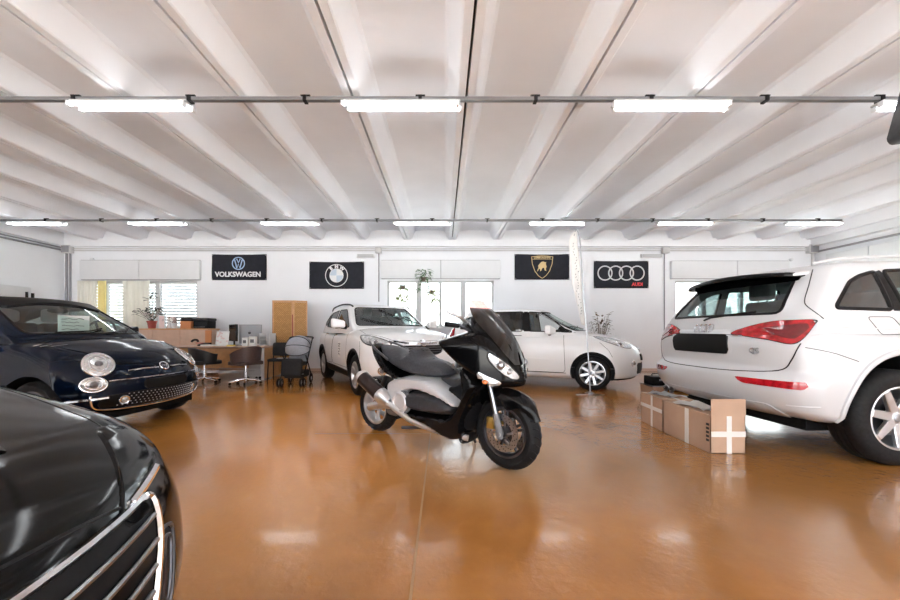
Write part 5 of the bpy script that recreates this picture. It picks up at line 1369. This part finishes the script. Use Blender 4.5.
bull = [(-.13,-.09),(-.10,-.03),(-.11,.03),(-.06,.09),(-.02,.13),(.03,.14),(.08,.12),(.11,.13),(.10,.07),(.12,.0),(.10,-.06),(.115,-.12),(.07,-.10),(.05,-.03),(.0,-.04),(-.02,-.10),(-.05,-.13),(-.06,-.07),(-.09,-.05),(-.11,-.11),(-.14,-.13)]
obj('bull', poly2(BM(), bull), 'logo_gold', f, False); obj('lettering', word(BM(), 'LAMBORGHINI', .068, 0, .245, .002), 'logo_gold', f, False)
f = flag(4.88, 2.645, FW, .75, 'black flag with four interlocked silver rings and red Audi lettering', 4)
for k in range(4): obj('ring', line2(BM(), circ(-.015+(k-1.5)*.293,.035,.190), .034, True), 'logo_silver', f, False)
obj('lettering', word(BM(), 'AUDI', .125, .43, -.275, .006), 'logo_red', f, False)

# ------------------------------------------------------------------ feather banner beside the hatchback's wheel
mat('banner_cloth', (.80,.80,.79), .7, var=.03)
t = thing('feather_banner', 'tall narrow white feather banner on a leaning pole by the hatchback front wheel', 'banner', (2.50,5.72,0), 0)
pl = catmull([(0,0,.04),(-.05,0,.9),(-.13,0,1.9),(-.17,0,2.55),(-.205,0,2.76),(-.245,0,2.80),(-.28,0,2.70)],6,False)
obj('pole', tube(BM(), pl, .011, 8), 'steel', t)
b = BM(); rows = []
for i in range(40):
    s = i/39; z = 1.18+1.58*s; x = -.072-.145*s - .012; wd = (.155*min(1,.45+1.3*s))*(1 if s < .86 else math.sqrt(max(.02,1-((s-.86)/.14)**2)))
    rows.append([b.verts.new((x-wd*q+.0, .012*math.sin(s*9+q*3), z+.02*q)) for q in (0,.25,.5,.75,1)])
for r0,r1 in zip(rows,rows[1:]):
    for i in range(4): b.faces.new((r0[i],r0[i+1],r1[i+1],r1[i]))
bmesh.ops.recalc_face_normals(b, faces=b.faces[:]); bmesh.ops.solidify(b, geom=b.faces[:], thickness=.003); cl = obj('banner_cloth', b, 'banner_cloth', t, ang=0)
b = BM(); rnd = random.Random(5)
for k in range(26):                                               # faded vertical print, too worn to read
    s = .12+.78*k/26; z = 1.18+1.58*s; x = -.084-.145*s-.07
    q = rnd.uniform(-.03,.02); tube(b, [(x+q,-.020,z),(x+q+rnd.uniform(-.015,.02),-.020,z+.022)], .0045, 4)
obj('faded_print', b, 'plastic_grey', cl)
b = BM(); bbox(-.05,.05,-.05,.05,0,.05,.01,bm=b); bbox(-.24,.24,-.015,.015,.0,.014,.004,bm=b); bbox(-.015,.015,-.20,.20,.0,.014,.004,bm=b); obj('base_cross', b, 'steel', t)

# ------------------------------------------------------------------ cardboard boxes behind the white SUV
mat('cardboard', (.50,.335,.235), .8, var=.07, scale=4, bump=.05); mat('cardboard_inside', (.40,.27,.18), .85, var=.08); mat('tape', (.80,.77,.74), .35, var=.02)
def carton(lab, loc, w, d, h, rz, flap):
    t = thing('cardboard_box', lab, 'box', loc, rz, 'cardboard boxes behind the white SUV')
    b = BM(); bbox(0,w,0,d,0,.006,bm=b); bbox(0,.006,0,d,0,h,bm=b); bbox(w-.006,w,0,d,0,h,bm=b); bbox(0,w,0,.006,0,h,bm=b); bbox(0,w,d-.006,d,0,h,bm=b)
    obj('box_walls', b, 'cardboard', t, False)
    b = BM(); bbox(.004,w/2-.004,.004,d-.004,h-.006,h,bm=b); bbox(w/2+.004,w-.004,.004,d-.004,h-.009,h-.003,bm=b); obj('lid_flap', b, 'cardboard', t, False)
    if flap:
        b = box(BM(), (w/2,-.003,h+flap/2), (w,.006,flap)); obj('raised_flap', b, 'cardboard_inside' if False else 'cardboard', t, False)
        b = BM(); bbox(w*.46,w*.60,-.0035,-.0005,0,h*.98,bm=b); obj('tape', b, 'tape', t, False)
        b = BM(); bbox(0,w,-.0055,-.0025,h*.44,h*.58,bm=b); obj('tape', b, 'tape', t, False)
    b = BM(); bbox(-.003,0,d*.42,d*.50,0,h*1.0,bm=b); obj('tape', b, 'tape', t, False)
    b = BM(); bbox(w*.47,w*.55,.0,d,h,h+.002,bm=b); obj('tape', b, 'tape', t, False)
    return t
b1 = carton('nearer brown cardboard box with white cross tape on its end and a raised flap', (2.355,2.965,0), .305, .63, .335, 0, .145)
b = BM(); rnd = random.Random(9)
for k in range(5): bbox(-.0025,0,.018+.0*k,.05,.10+.035*k,.10+.035*k+.02,bm=b)
obj('printed_marks', b, 'print_black', b1, False)
b2 = carton('farther brown cardboard box behind the taped one, by the exhaust', (2.36,3.63,0), .33, .44, .345, R(-4), 0)
b = BM(); bbox(-.003,0,0,.44,.19,.23,bm=b); obj('tape', b, 'tape', b2, False)
def crumpled(nm, lab, loc, w, d, m, seed):
    rnd = random.Random(seed); b = BM(); n = 10
    g = [[b.verts.new((w*i/n, d*j/n, .012+.010*rnd.random()+ .012*math.sin(i*.9+j*.5))) for j in range(n+1)] for i in range(n+1)]
    for i in range(n):
        for j in range(n): b.faces.new((g[i][j],g[i+1][j],g[i+1][j+1],g[i][j+1]))
    bmesh.ops.solidify(b, geom=b.faces[:], thickness=.002)
    return solo(nm, b, m, lab, 'wrapping', None, loc)
crumpled('plastic_wrap', 'crumpled pale wrapping lying on the nearer cardboard box', (2.38,3.08,.336), .24, .42, 'tape', 1)
crumpled('plastic_wrap', 'crumpled grey wrapping lying on the farther cardboard box', (2.43,3.70,.346), .20, .30, 'conduit_pale', 2)
X, z = 3.50, 0
t = thing('storage_crate', 'low brown crate on the floor between the hatchback nose and the white SUV', 'crate', (3.50,5.62,0))
obj('crate_body', bbox(0,.30,0,.36,.02,.165,.006), 'cardboard', t, False); obj('crate_rim', bbox(-.01,.31,-.01,.37,.15,.168,.004), 'steel', t, False)
for i in (0,1):
    for j in (0,1): obj('crate_foot', bbox(.01+i*.24,.05+i*.24,.01+j*.30,.05+j*.30,0,.02), 'steel', t, False)
t = thing('tool_case', 'small black tool case standing on the low brown crate', 'case', (3.52,5.66,.168))
obj('case_body', bbox(0,.27,0,.26,0,.15,.02), 'plastic_black', t); obj('case_handle', tube(BM(), catmull([(.07,.13,.15),(.08,.13,.185),(.19,.13,.185),(.20,.13,.15)],4,False), .009, 8), 'plastic_dark', t); obj('case_latch', bbox(.11,.16,-.008,.0,.08,.11,.003), 'steel', t)

# ------------------------------------------------------------------ office corner
mat('wood_orange', (.60,.33,.15), .45, var=.14, scale=9); mat('wood_pink', (.58,.40,.30), .5, var=.08, scale=5); mat('wood_dark', (.10,.06,.04), .5, var=.2)
mat('leather_brown', (.085,.055,.052), .38, var=.2, scale=40, bump=.1); mat('leather_black', (.018,.018,.02), .42, var=.2, scale=40, bump=.1)
mat('leaf_green', (.045,.11,.035), .5, var=.4, scale=14); mat('leaf_dark', (.022,.035,.020), .5, var=.4, scale=14); mat('leaf_pale', (.28,.33,.16), .5, var=.3, scale=14); mat('twig', (.10,.075,.05), .7, var=.2)
mat('terracotta', (.33,.055,.04), .6, var=.1); mat('device_red', (.50,.03,.05), .35); mat('pink_box', (.80,.62,.60), .6); mat('curtain_yellow', (.86,.75,.34), .8, var=.08, scale=3); mat('curtain_white', (.84,.83,.75), .8, var=.05, scale=3)
mat('stroller_grey', (.36,.38,.42), .75, var=.08, scale=30); mat('fabric_black', (.014,.014,.016), .8, var=.3, scale=30)
mat('book_orange', (.62,.25,.10), .6); mat('yellow', (.8,.62,.12), .5)
# woven screen
m = mat('woven_cane', (.55,.30,.11), .55, var=.1); n, l = nodes(m)
tc = n.new('ShaderNodeTexCoord'); br = n.new('ShaderNodeTexBrick'); br.inputs['Scale'].default_value = 1; br.inputs['Brick Width'].default_value = .05; br.inputs['Row Height'].default_value = .028; br.inputs['Mortar Size'].default_value = .004
br.inputs['Color1'].default_value = (.66,.36,.12,1); br.inputs['Color2'].default_value = (.54,.27,.08,1); br.inputs['Mortar'].default_value = (.30,.14,.04,1)
mp = n.new('ShaderNodeMapping'); mp.inputs['Rotation'].default_value = (R(90),0,0); l.new(tc.outputs['Object'], mp.inputs['Vector']); l.new(mp.outputs[0], br.inputs['Vector']); l.new(br.outputs['Color'], n['Principled BSDF'].inputs['Base Color'])
t = thing('folding_screen', 'tall woven cane folding screen standing against the wall behind the pushchair', 'screen', (-4.21,8.32,0))
for nm, x, w, rz in (('a',0,.50,R(2)),('b',.505,.33,R(24))):
    mx = T(x,0,0,rz=rz); b = BM(); box(b, (w/2,0,.93), (w-.06,.022,1.76), .003, 1, mx); p = obj('screen_panel', b, 'woven_cane', t, False)
    b = BM(); box(b, (.018,0,.93), (.036,.034,1.84), .004, 1, mx); box(b, (w-.018,0,.93), (.036,.034,1.84), .004, 1, mx); box(b, (w/2,0,1.832), (w,.034,.036), .004, 1, mx); box(b, (w/2,0,.05), (w,.034,.036), .004, 1, mx); obj('screen_frame', b, 'wood_orange', p, False)
obj('hinge_strip', bbox(.495,.512,-.03,.0,.9,1.5), 'terracotta', t, False)
# sideboard behind the desk
x0, x1, yf, yb = -8.05, -5.98, 8.55, 9.0
t = thing('sideboard', 'long pale wooden sideboard under the curtained window', 'sideboard', (x0,yf,0)); W = x1-x0
obj('carcass', bbox(.0,W,.02,yb-yf,.06,1.13,.004), 'wood_pink', t, False); obj('top_board', bbox(-.02,W+.02,-.01,yb-yf+.01,1.13,1.16,.004), 'wood_orange', t, False); obj('plinth', bbox(.03,W-.03,.05,yb-yf,0,.06), 'wood_dark', t, False)
for i in range(3):
    d = obj('door', bbox(.012+i*W/3,W/3-.012+i*W/3,0,.02,.08,1.11,.003), 'wood_pink', t, False); obj('door_knob', lathe(BM(), [(0,0),(.012,0),(.016,.02),(0,.025)], 12, T(W/3-.06+i*W/3,0,.65,rx=R(90))), 'steel', d)
def on(px, Y): return (px-443)/337*Y
def pot(bm, r0, r1, h): return lathe(bm, [(0,0),(r0,0),(r1,h*.82),(r1*1.12,h*.82),(r1*1.12,h),(r1*.95,h),(r1*.9,h*.85),(0,h*.85)], 24)
def leafy(b, base, n, spread, hgt, ls, seed, droop=.0):
    rnd = random.Random(seed); stems = []
    for k in range(n):
        a = rnd.uniform(0,2*PI); r = spread*math.sqrt(rnd.random()); zz = hgt*rnd.uniform(.25,1)
        p = V((base[0]+r*math.cos(a), base[1]+r*math.sin(a)*.7, base[2]+zz-droop*r)); stems.append(p)
        d = V((math.cos(a),math.sin(a),rnd.uniform(-.6,.5)-droop)).normalized(); s = d.cross(V((0,0,1))).normalized(); u = s.cross(d).normalized()
        q = [p, p+d*ls*.35+s*ls*.22+u*ls*.05, p+d*ls*.75+s*ls*.16, p+d*ls-u*ls*.08, p+d*ls*.75-s*ls*.16, p+d*ls*.35-s*ls*.22+u*ls*.05]
        vs = [b.verts.new(x) for x in q]; b.faces.new((vs[0],vs[1],vs[2],vs[3])); b.faces.new((vs[0],vs[3],vs[4],vs[5]))
    return stems
def plant(nm, lab, loc, potm, pr, ph, sets, stems=True, potf=True):
    t = thing(nm, lab, 'plant', loc)
    if potf: obj('pot', pot(BM(), pr*.75, pr, ph), potm, t); obj('soil', lathe(BM(), [(0,ph*.86),(pr*.9,ph*.86),(0,ph*.88)], 20), 'wood_dark', t)
    sb = BM(); tops = []
    for k,(off, n, sp, h, ls, mm, sd, dr) in enumerate(sets):
        b = BM(); tops += leafy(b, off, n, sp, h, ls, sd, dr); obj('foliage', b, mm, t, ang=0, flip=None)['kind'] = 'stuff'
    for p in tops[::3]: tube(sb, [(0,0,ph*.8),(p.x*.5,p.y*.5,(p.z+ph)*.5),p], .004, 4)
    obj('stems', sb, 'twig', t)
    return t
Y = 8.75
plant('potted_plant', 'spreading dark-leaved plant in a red pot on the sideboard', (on(152,Y),Y,1.16), 'terracotta', .10, .20, [((.08,0,.30),60,.17,.28,.11,'leaf_dark',1,.2),((-.22,0,.28),38,.20,.26,.10,'leaf_dark',2,.0),((-.02,0,.22),26,.12,.2,.09,'pink_box',3,0),((-.05,0,.5),12,.12,.36,.13,'leaf_dark',4,-.4)])
plant('potted_plant', 'small sparse plant in a white pot on the sideboard, beside the printer', (on(175.5,Y),Y-.05,1.16), 'box_white', .08, .14, [((0,0,.16),34,.22,.18,.08,'leaf_dark',7,.3)])
for px,w,h,mm,lab in ((163,.17,.34,'box_white','white framed picture leaning on the sideboard by the red pot'),(171.5,.16,.30,'pink_box','pink gift box on the sideboard between the two plants')):
    t = thing('framed_picture' if 'frame' in lab else 'gift_box', lab, 'picture' if 'frame' in lab else 'box', (on(px,8.7),8.66,1.16)); 
    obj('frame' if 'frame' in lab else 'box_body', bbox(-w/2,w/2,0,.03 if 'frame' in lab else .12,0,h,.004), mm, t, False); obj('front_sheet', bbox(-w/2+.02,w/2-.02,-.004,0,.02,h-.02), 'pink_box' if mm=='box_white' else 'paper', t, False)
t = thing('printer', 'black printer on the end of the sideboard', 'printer', (on(201,8.62),8.62,1.16))
obj('printer_body', bbox(-.20,.16,0,.34,0,.20,.02), 'plastic_black', t); obj('printer_lid', bbox(-.22,.18,-.02,.34,.20,.27,.02), 'plastic_dark', t); obj('paper_tray', bbox(-.14,.10,-.10,.02,.03,.045,.004), 'steel', t)
solo('file_box', bbox(-.14,.13,0,.28,0,.19,.006), 'book_orange', 'orange-brown file box on the sideboard under the flat black case', 'box', None, (on(185.5,8.6),8.6,1.16), 0, False)
t = thing('flat_case', 'flat black case lying on the orange-brown file box', 'case', (on(186.5,8.6),8.6,1.352)); obj('case_shell', bbox(-.15,.13,-.02,.28,0,.08,.02), 'plastic_black', t); obj('case_band', bbox(-.152,.132,-.022,.282,.035,.042,.001), 'plastic_grey', t)
# desk
dx0, dx1, dy0, dy1 = -6.05, -3.97, 7.45, 8.25
t = thing('desk', 'long office desk with orange wooden front panel and white-edged end panel', 'desk', (dx0,dy0,0)); W = dx1-dx0; Dp = dy1-dy0
obj('desk_top', bbox(-.02,W+.02,-.02,Dp,.715,.75,.006), 'wood_pink', t, False); obj('edge_band', bbox(-.022,W+.022,-.026,-.02,.712,.728), 'wood_dark', t, False)
obj('modesty_panel', bbox(.10,W-.42,.14,.165,.26,.715), 'wood_orange', t, False)
for x in (.02,W-.06): p = obj('end_panel', bbox(x,x+.045,.06,Dp-.03,.03,.715), 'wood_orange', t, False); obj('panel_edge', bbox(x-.004,x+.049,.035,.06,.0,.715), 'box_white' if x > 1 else 'steel_dark', p, False)
obj('cable_rail', bbox(.1,W-.1,.35,.38,.12,.18), 'steel', t, False)
t = thing('drawer_pedestal', 'white drawer pedestal standing under the desk end by the brown swivel chair', 'drawers', (-4.52,7.66,0)); obj('carcass', bbox(0,.38,.0,.48,.06,.56,.004), 'box_white', t, False)
for k in range(3): d = obj('drawer', bbox(.008,.372,-.018,0,.075+.16*k,.225+.16*k,.003), 'frame_white', t, False); obj('drawer_handle', bbox(.13,.25,-.03,-.018,.185+.16*k,.20+.16*k), 'steel', d, False)
for i in (0,1):
    for j in (0,1): obj('castor', lathe(BM(), [(0,-.012),(.028,-.012),(.028,.012),(0,.012)], 12, T(.05+i*.28,.06+j*.36,.029,rx=R(90))), 'plastic_black', t)
# things on the desk
ZD = .7505
t = thing('computer', 'silver all-in-one computer seen from behind on the desk', 'computer', (on(250.5,7.95),7.95,ZD))
obj('foot', bbox(-.10,.10,-.09,.09,0,.008,.003), 'alloy', t, False); b = BM(); box(b, (0,0,0), (.14,.012,.20), .003); bmesh.ops.transform(b, matrix=T(0,-.06,.10,rx=R(14)), verts=b.verts[:]); obj('stand', b, 'alloy', t, False)
mat('silver_shell', (.36,.37,.39), .35, .3, var=.02)
b = superbox(6,2,6,.04,.5,.04, lambda u,v,w: V((.26*u, .02*v-.025*max(0,-v)*0-.018*(1-u*u)*(1-w*w)*(1 if v < 0 else 0), .27+.225*w)), 3); sc = obj('screen_shell', b, 'silver_shell', t)
b = prism(BM(), [(p.x,p.y) for p in catmull([(0,-.028,0),(.02,-.026,0),(.032,0,0),(.022,.022,0),(0,.016,0),(-.022,.022,0),(-.032,0,0),(-.02,-.026,0)],4)], .004, T(0,-.038,.30) @ FRONT); prism(b, [(0,.028),(.014,.034),(.016,.05),(.004,.044)], .004, T(0,-.038,.30) @ FRONT); obj('fruit_logo', b, 'print_black', sc, False)
t = thing('desk_monitor', 'black computer screen turned aside behind the silver computer', 'monitor', (on(231,7.95),8.04,ZD), R(-42)); obj('foot', bbox(-.10,.10,-.08,.08,0,.012,.004), 'plastic_black', t); obj('neck', tube(BM(), [(0,.02,.01),(0,.02,.2)], .02), 'plastic_black', t); obj('screen', bbox(-.27,.27,-.02,.02,.10,.50,.01), 'plastic_black', t); obj('screen_glass', bbox(-.25,.25,-.0225,-.02,.12,.48), 'fairing_black', t, False)
t = thing('telephone', 'red and black desk telephone at the end of the desk by the dark blue car', 'telephone', (on(196.5,7.7),7.72,ZD)); obj('phone_base', prism(BM(), [(-.1,0),(.1,0),(.1,.07),(-.1,.03)], .20, T(0,.1,0,rz=R(90)) @ FRONT, .006), 'plastic_black', t); obj('keypad', bbox(-.02,.09,-.02,.08,.06,.075,.004), 'device_red', t); obj('handset', tube(BM(), catmull([(-.09,-.05,.10),(-.08,.0,.135),(-.08,.10,.135),(-.09,.15,.10)],4,False), .024, 10), 'plastic_black', t)
def block(nm, lab, cat, px, Yy, w, d, h, m, z=ZD, rz=0, group=None, bev=.004): return solo(nm, bbox(-w/2,w/2,0,d,0,h,bev), m, lab, cat, group, (on(px,Yy),Yy,z), rz, False)
block('picture_board', 'brown-framed picture standing on the desk between telephone and monitor', 'picture', 208, 7.95, .14, .03, .36, 'book_orange')
t = thing('document_stand', 'pale patterned document holder standing on the desk beside the brown-framed picture', 'holder', (on(221,7.9),7.92,ZD)); b = BM(); box(b, (0,0,.17), (.30,.012,.34), .003); bmesh.ops.transform(b, matrix=T(0,0,0,rx=R(-10)), verts=b.verts[:]); obj('board', b, 'paper', t, False)
b = BM(); rnd = random.Random(8)
for k in range(14): box(b, (rnd.uniform(-.12,.12), -.008, rnd.uniform(.05,.31)), (.045,.003,.03))
bmesh.ops.transform(b, matrix=T(0,0,0,rx=R(-10)), verts=b.verts[:]); obj('stickers', b, 'pink_box', t, False)['kind'] = 'stuff'
obj('rest', bbox(-.15,.15,-.05,.03,0,.012), 'paper', t, False)
block('paper_stack', 'low stack of white papers on the desk beside the telephone', 'papers', 206, 7.55, .26, .20, .035, 'paper')
block('paper_stack', 'thin sheets lying on the desk in front of the document holder', 'papers', 220, 7.5, .24, .18, .015, 'paper')
block('note_block', 'yellow note block on the desk in front of the black monitor', 'note block', 229.5, 7.52, .14, .10, .03, 'yellow')
for px,h,w,lab in ((244.5,.19,.12,'small white carton standing before the silver computer'),(252,.22,.14,'larger white carton standing before the silver computer')): 
    t = thing('small_carton', lab, 'box', (on(px,7.62),7.62,ZD)); obj('carton_body', bbox(-w/2,w/2,0,.08,0,h,.004), 'paper', t, False); obj('carton_print', bbox(-w*.3,w*.3,-.002,0,h*.35,h*.7), 'plastic_grey', t, False)
t = thing('letter_tray', 'grey stacked letter tray on the desk end beside the silver computer', 'tray', (on(265.5,7.9),7.85,ZD))
for k in range(4): obj('tray', bbox(-.12,.12,0,.30,.01+.07*k,.018+.07*k), 'box_white', t, False)
for x in (-.12,.11): obj('tray_side', bbox(x,x+.01,0,.30,0,.29), 'box_white', t, False)
t = thing('cordless_phone', 'upright black cordless phone at the far end of the desk by the screen', 'telephone', (on(272.0,8.0),8.16,ZD)); obj('cradle', bbox(-.04,.04,-.04,.04,0,.05,.01), 'plastic_black', t); obj('phone', bbox(-.025,.025,-.02,.015,.05,.34 if False else .24,.01), 'plastic_black', t)
# chairs
def swivel(lab, x, y, rz, m, hb):
    t = thing('swivel_chair', lab, 'chair', (x,y,0), rz)
    b = BM()
    for k in range(5):
        a = 2*PI*k/5+.3; tube(b, [(0,0,.10),(.16*math.cos(a),.16*math.sin(a),.085),(.29*math.cos(a),.29*math.sin(a),.055)], [.026,.022,.016], 8)
    obj('star_base', b, 'chrome', t)
    for k in range(5):
        a = 2*PI*k/5+.3; obj('castor', lathe(BM(), [(0,-.02),(.026,-.02),(.028,0),(.026,.02),(0,.02)], 12, T(.29*math.cos(a),.29*math.sin(a),.0285,rz=a) @ Matrix.Rotation(R(90),4,'X')), 'plastic_black', t)
    obj('gas_lift', tube(BM(), [(0,0,.09),(0,0,.25),(0,0,.25),(0,0,.40)], [.030,.030,.018,.018], 12), 'chrome', t)
    obj('seat', superbox(6,6,3,.3,.3,.5, lambda u,v,w: V((.25*u,.25*v,.43+.045*w+.01*(1-u*u))), 3), m, t)
    b = BM(); rows = []
    for i in range(25):
        a = R(-118+236*i/24) ; ca, sa = math.cos(a), math.sin(a); top = .50+(hb-.50)*(.45+.55*max(0,ca+.25)/1.25)
        rows.append([b.verts.new(((.27+.02*q)*sa*1.02, -(.25+.03*q)*ca, .44+(top-.44)*q)) for q in (0,.3,.6,.85,1)])
    for r0,r1 in zip(rows,rows[1:]):
        for i in range(4): b.faces.new((r0[i],r0[i+1],r1[i+1],r1[i]))
    bmesh.ops.recalc_face_normals(b, faces=b.faces[:]); bmesh.ops.solidify(b, geom=b.faces[:], thickness=.045); obj('tub_back', b, m, t, ang=60)
    return t
swivel('brown leather tub swivel chair pulled up to the desk', on(246,6.95), 6.95, R(62), 'leather_brown', .78)
swivel('black swivel chair half hidden behind the dark blue car', on(205.5,7.15), 7.12, R(-30), 'leather_black', .74)
# flat foot rest plate
t = thing('visitor_chair', 'black four-legged visitor chair standing between the desk and the pushchair', 'chair', (on(279.5,7.45),7.50,0), R(12))
obj('seat', superbox(6,6,2,.3,.3,.5, lambda u,v,w: V((.23*u,.22*v,.455+.03*w)), 3), 'fabric_black', t)
obj('backrest', superbox(6,2,6,.3,.5,.3, lambda u,v,w: V((.22*u,.20+.022*v+.05*(w+1)*.5-.02*(1-u*u),.68+.15*w)), 3), 'fabric_black', t)
for sx in (-1,1):
    obj('leg', tube(BM(), [(sx*.20,-.19,.44),(sx*.21,-.22,.0)], .012, 8), 'plastic_black', t); obj('leg', tube(BM(), [(sx*.20,.24,.78),(sx*.20,.20,.44),(sx*.21,.25,.0)], .012, 8), 'plastic_black', t)
block('magazine', 'white magazine lying on the black visitor chair seat', 'magazine', 281, 7.40, .20, .14, .012, 'paper', .486)
# pushchair
t = thing('pushchair', 'black pushchair with pale grey canopy parked by the white compact SUV', 'pushchair', (on(298.5,6.95),6.85,0), R(6))
for sx in (-1,1):
    fr = BM(); tube(fr, catmull([(sx*.21,-.30,.12),(sx*.22,-.05,.45),(sx*.23,.18,.78),(sx*.23,.30,.92)],5,False), .013, 8); tube(fr, catmull([(sx*.22,.28,.14),(sx*.22,.06,.40),(sx*.22,-.12,.60)],5,False), .012, 8); obj('frame_side', fr, 'plastic_black', t)
    for y, r in ((-.30,.085),(.28,.10)):
        for q in ((-.028,.028) if y < 0 else (0,)):
            mx = T(sx*.21+q,y,r,ry=R(90)); w = obj('wheel', lathe(BM(), [(r*.62,-.014),(r*.9,-.016),(r,-.008),(r,.008),(r*.9,.016),(r*.62,.014)], 24, mx, True), 'rubber', t)
            h = lathe(BM(), [(0,-.012),(r*.25,-.012),(r*.25,.012),(0,.012)], 16, mx)
            for k in range(5): box(h, (r*.42,0,0), (r*.5,.014,.012), 0, 1, mx @ Matrix.Rotation(2*PI*k/5,4,'Z'))
            obj('wheel_hub', h, 'alloy', w)
obj('handle', tube(BM(), catmull([(-.23,.30,.92),(-.22,.36,.96),(0,.38,.97),(.22,.36,.96),(.23,.30,.92)],5,False), .015, 8), 'plastic_black', t)
obj('cross_bar', tube(BM(), [(-.21,-.22,.24),(.21,-.22,.24)], .010, 8), 'steel', t)
obj('seat', superbox(6,6,3,.3,.3,.5, lambda u,v,w: V((.19*u,-.06+.17*v,.43+.04*w)), 3), 'fabric_black', t)
obj('seat_back', superbox(6,3,6,.3,.5,.2, lambda u,v,w: V((.19*u,.12+.13*(w+1)/2+.03*v,.62+.20*w)), 3), 'stroller_grey', t)
obj('foot_cover', superbox(6,4,4,.3,.4,.4, lambda u,v,w: V((.19*u,-.24+.06*v-.05*(1-w)*.5,.38+.17*w)), 3), 'fabric_black', t)
obj('basket', superbox(6,6,3,.2,.2,.4, lambda u,v,w: V((.19*u,.04+.22*v,.22+.07*w)), 3), 'fabric_black', t)
b = BM(); rows = []
for i in range(13):
    a = R(-28+138*i/12); rows.append([b.verts.new((.235*math.cos(R(180*j/16))*1.0, .16-.36*math.sin(R(180*j/16))*math.cos(a)*.85 if False else .20-.34*math.cos(a)*(.35+.65*math.sin(R(180*j/16))), .72+.28*math.sin(a)*(.25+.75*math.sin(R(180*j/16))))) for j in range(17)])
for r0,r1 in zip(rows,rows[1:]):
    for i in range(16): b.faces.new((r0[i],r0[i+1],r1[i+1],r1[i]))
bmesh.ops.recalc_face_normals(b, faces=b.faces[:]); bmesh.ops.solidify(b, geom=b.faces[:], thickness=.006); cn = obj('canopy', b, 'stroller_grey', t, ang=60)
for k in (0,4,8): obj('canopy_rib', tube(BM(), [V(v)+V((0,-.006,.006)) for v in [(.238*math.cos(R(180*j/16)), .20-.34*math.cos(R(-28+138*k/12))*(.35+.65*math.sin(R(180*j/16))), .72+.28*math.sin(R(-28+138*k/12))*(.25+.75*math.sin(R(180*j/16)))) for j in range(17)]], .007, 6), 'plastic_black', cn)
# curtains of the first window
def curtain(lab, x0, x1, m, waves):
    b = BM(); n = waves*8; rows = []
    for z in (1.0,1.5,2.0,2.46): rows.append([b.verts.new((x0+(x1-x0)*i/n, YB-.09+.028*math.sin(2*PI*waves*i/n)+.006*math.sin(i), z)) for i in range(n+1)])
    for r0,r1 in zip(rows,rows[1:]):
        for i in range(n): b.faces.new((r0[i],r0[i+1],r1[i+1],r1[i]))
    bmesh.ops.recalc_face_normals(b, faces=b.faces[:]); bmesh.ops.solidify(b, geom=b.faces[:], thickness=.003)
    t = thing('curtain', lab, 'curtain', (0,0,0)); obj('cloth', b, m, t, ang=0); return t
curtain('cream-white stretch of curtain beside the yellow one at the corner window', -9.95, -9.42, 'curtain_white', 5)
curtain('narrow yellow curtain beside the gap at the corner window', -9.40, -9.16, 'curtain_yellow', 2)
curtain('pale curtain in the middle of the corner window', -8.72, -7.98, 'curtain_white', 7)
t = thing('curtain_rod', 'white curtain rod above the corner window', 'curtain rod', (-8.4,YB-.06,2.47)); obj('rod', tube(BM(), [(-1.6,0,0),(1.6,0,0)], .010, 8), 'box_white', t)
# hanging plants in the middle window
def hang(lab, px, py, Yy, n, sp, h, ls, mm, dr, sd):
    X, z = (px-443)/337*Yy, 1.07+(332-py)/337*Yy
    t = thing('hanging_plant', lab, 'plant', (X,Yy,z)); obj('basket', pot(BM(), .045, .07, .09), 'twig', t)
    obj('hanger', tube(BM(), [(0,0,.08),(0,0,2.52-z)], .0015, 4), 'conduit_pale', t)
    b = BM(); leafy(b, (0,0,.0), n, sp, h, ls, sd, dr); obj('foliage', b, mm, t, ang=0, flip=None)['kind'] = 'stuff'
    rnd = random.Random(sd); b = BM()
    for k in range(9):
        a = rnd.uniform(0,2*PI); L = rnd.uniform(.12,.34); p = [V((0,0,.08)),V((.10*math.cos(a),.05*math.sin(a),.08)),V((.15*math.cos(a),.07*math.sin(a),-L))]
        tube(b, catmull(p,4,False), .005, 4)
        leafy(b, (p[2].x,p[2].y,p[2].z), 5, .03, .08, ls*.9, sd*31+k, dr)
    obj('trailing_stems', b, mm, t, ang=0, flip=None)['kind'] = 'stuff'
hang('full green trailing plant hanging highest in the middle window', 423.5, 281, 8.86, 70, .17, .34, .11, 'leaf_green', .2, 11)
hang('sparse pale trailing plant hanging in the window above the compact SUV', 402.5, 289, 8.86, 20, .10, .14, .14, 'leaf_pale', .6, 12)
hang('thin drooping plant hanging lowest in the middle window', 432, 294, 8.92, 22, .13, .16, .12, 'leaf_pale', .6, 13)
plant('potted_plant', 'dry branching plant in a tall pot on the floor beyond the hatchback windscreen', (on(600,8.6),8.6,0), 'plastic_dark', .17, .55, [((0,0,.95),60,.30,.42,.08,'leaf_dark',21,.1),((.05,0,1.05),22,.20,.42,.12,'twig',22,-.5)])
# handwritten sheet behind the windscreen of the dark blue car
a = FIAT['yaw']; ox, oy, _ = FIAT['loc']
def in_fiat(x,y): return (ox+x*math.cos(a)-y*math.sin(a), oy+x*math.sin(a)+y*math.cos(a))
px_, py_ = in_fiat(-.52, -.04)
t = thing('handwritten_sheet', 'white handwritten sheet standing behind the dark blue car windscreen', 'sheet', (px_,py_,1.06), R(90)+a-R(25))
b = BM(); box(b, (0,0,.105), (.26,.003,.20)); obj('sheet', b, 'paper', t, False)
b = BM(); rnd = random.Random(4)
for r in range(4):
    tube(b, [(-.10+.02*k+rnd.uniform(-.004,.004), -.003, .165-.04*r+rnd.uniform(-.007,.007)) for k in range(10 - r % 2*2)], .003, 4)
obj('writing', b, 'plastic_dark', t)
for s in (AUDI, FIAT, MOKKA, C3, BLACK): make_car(s)
make_scooter()
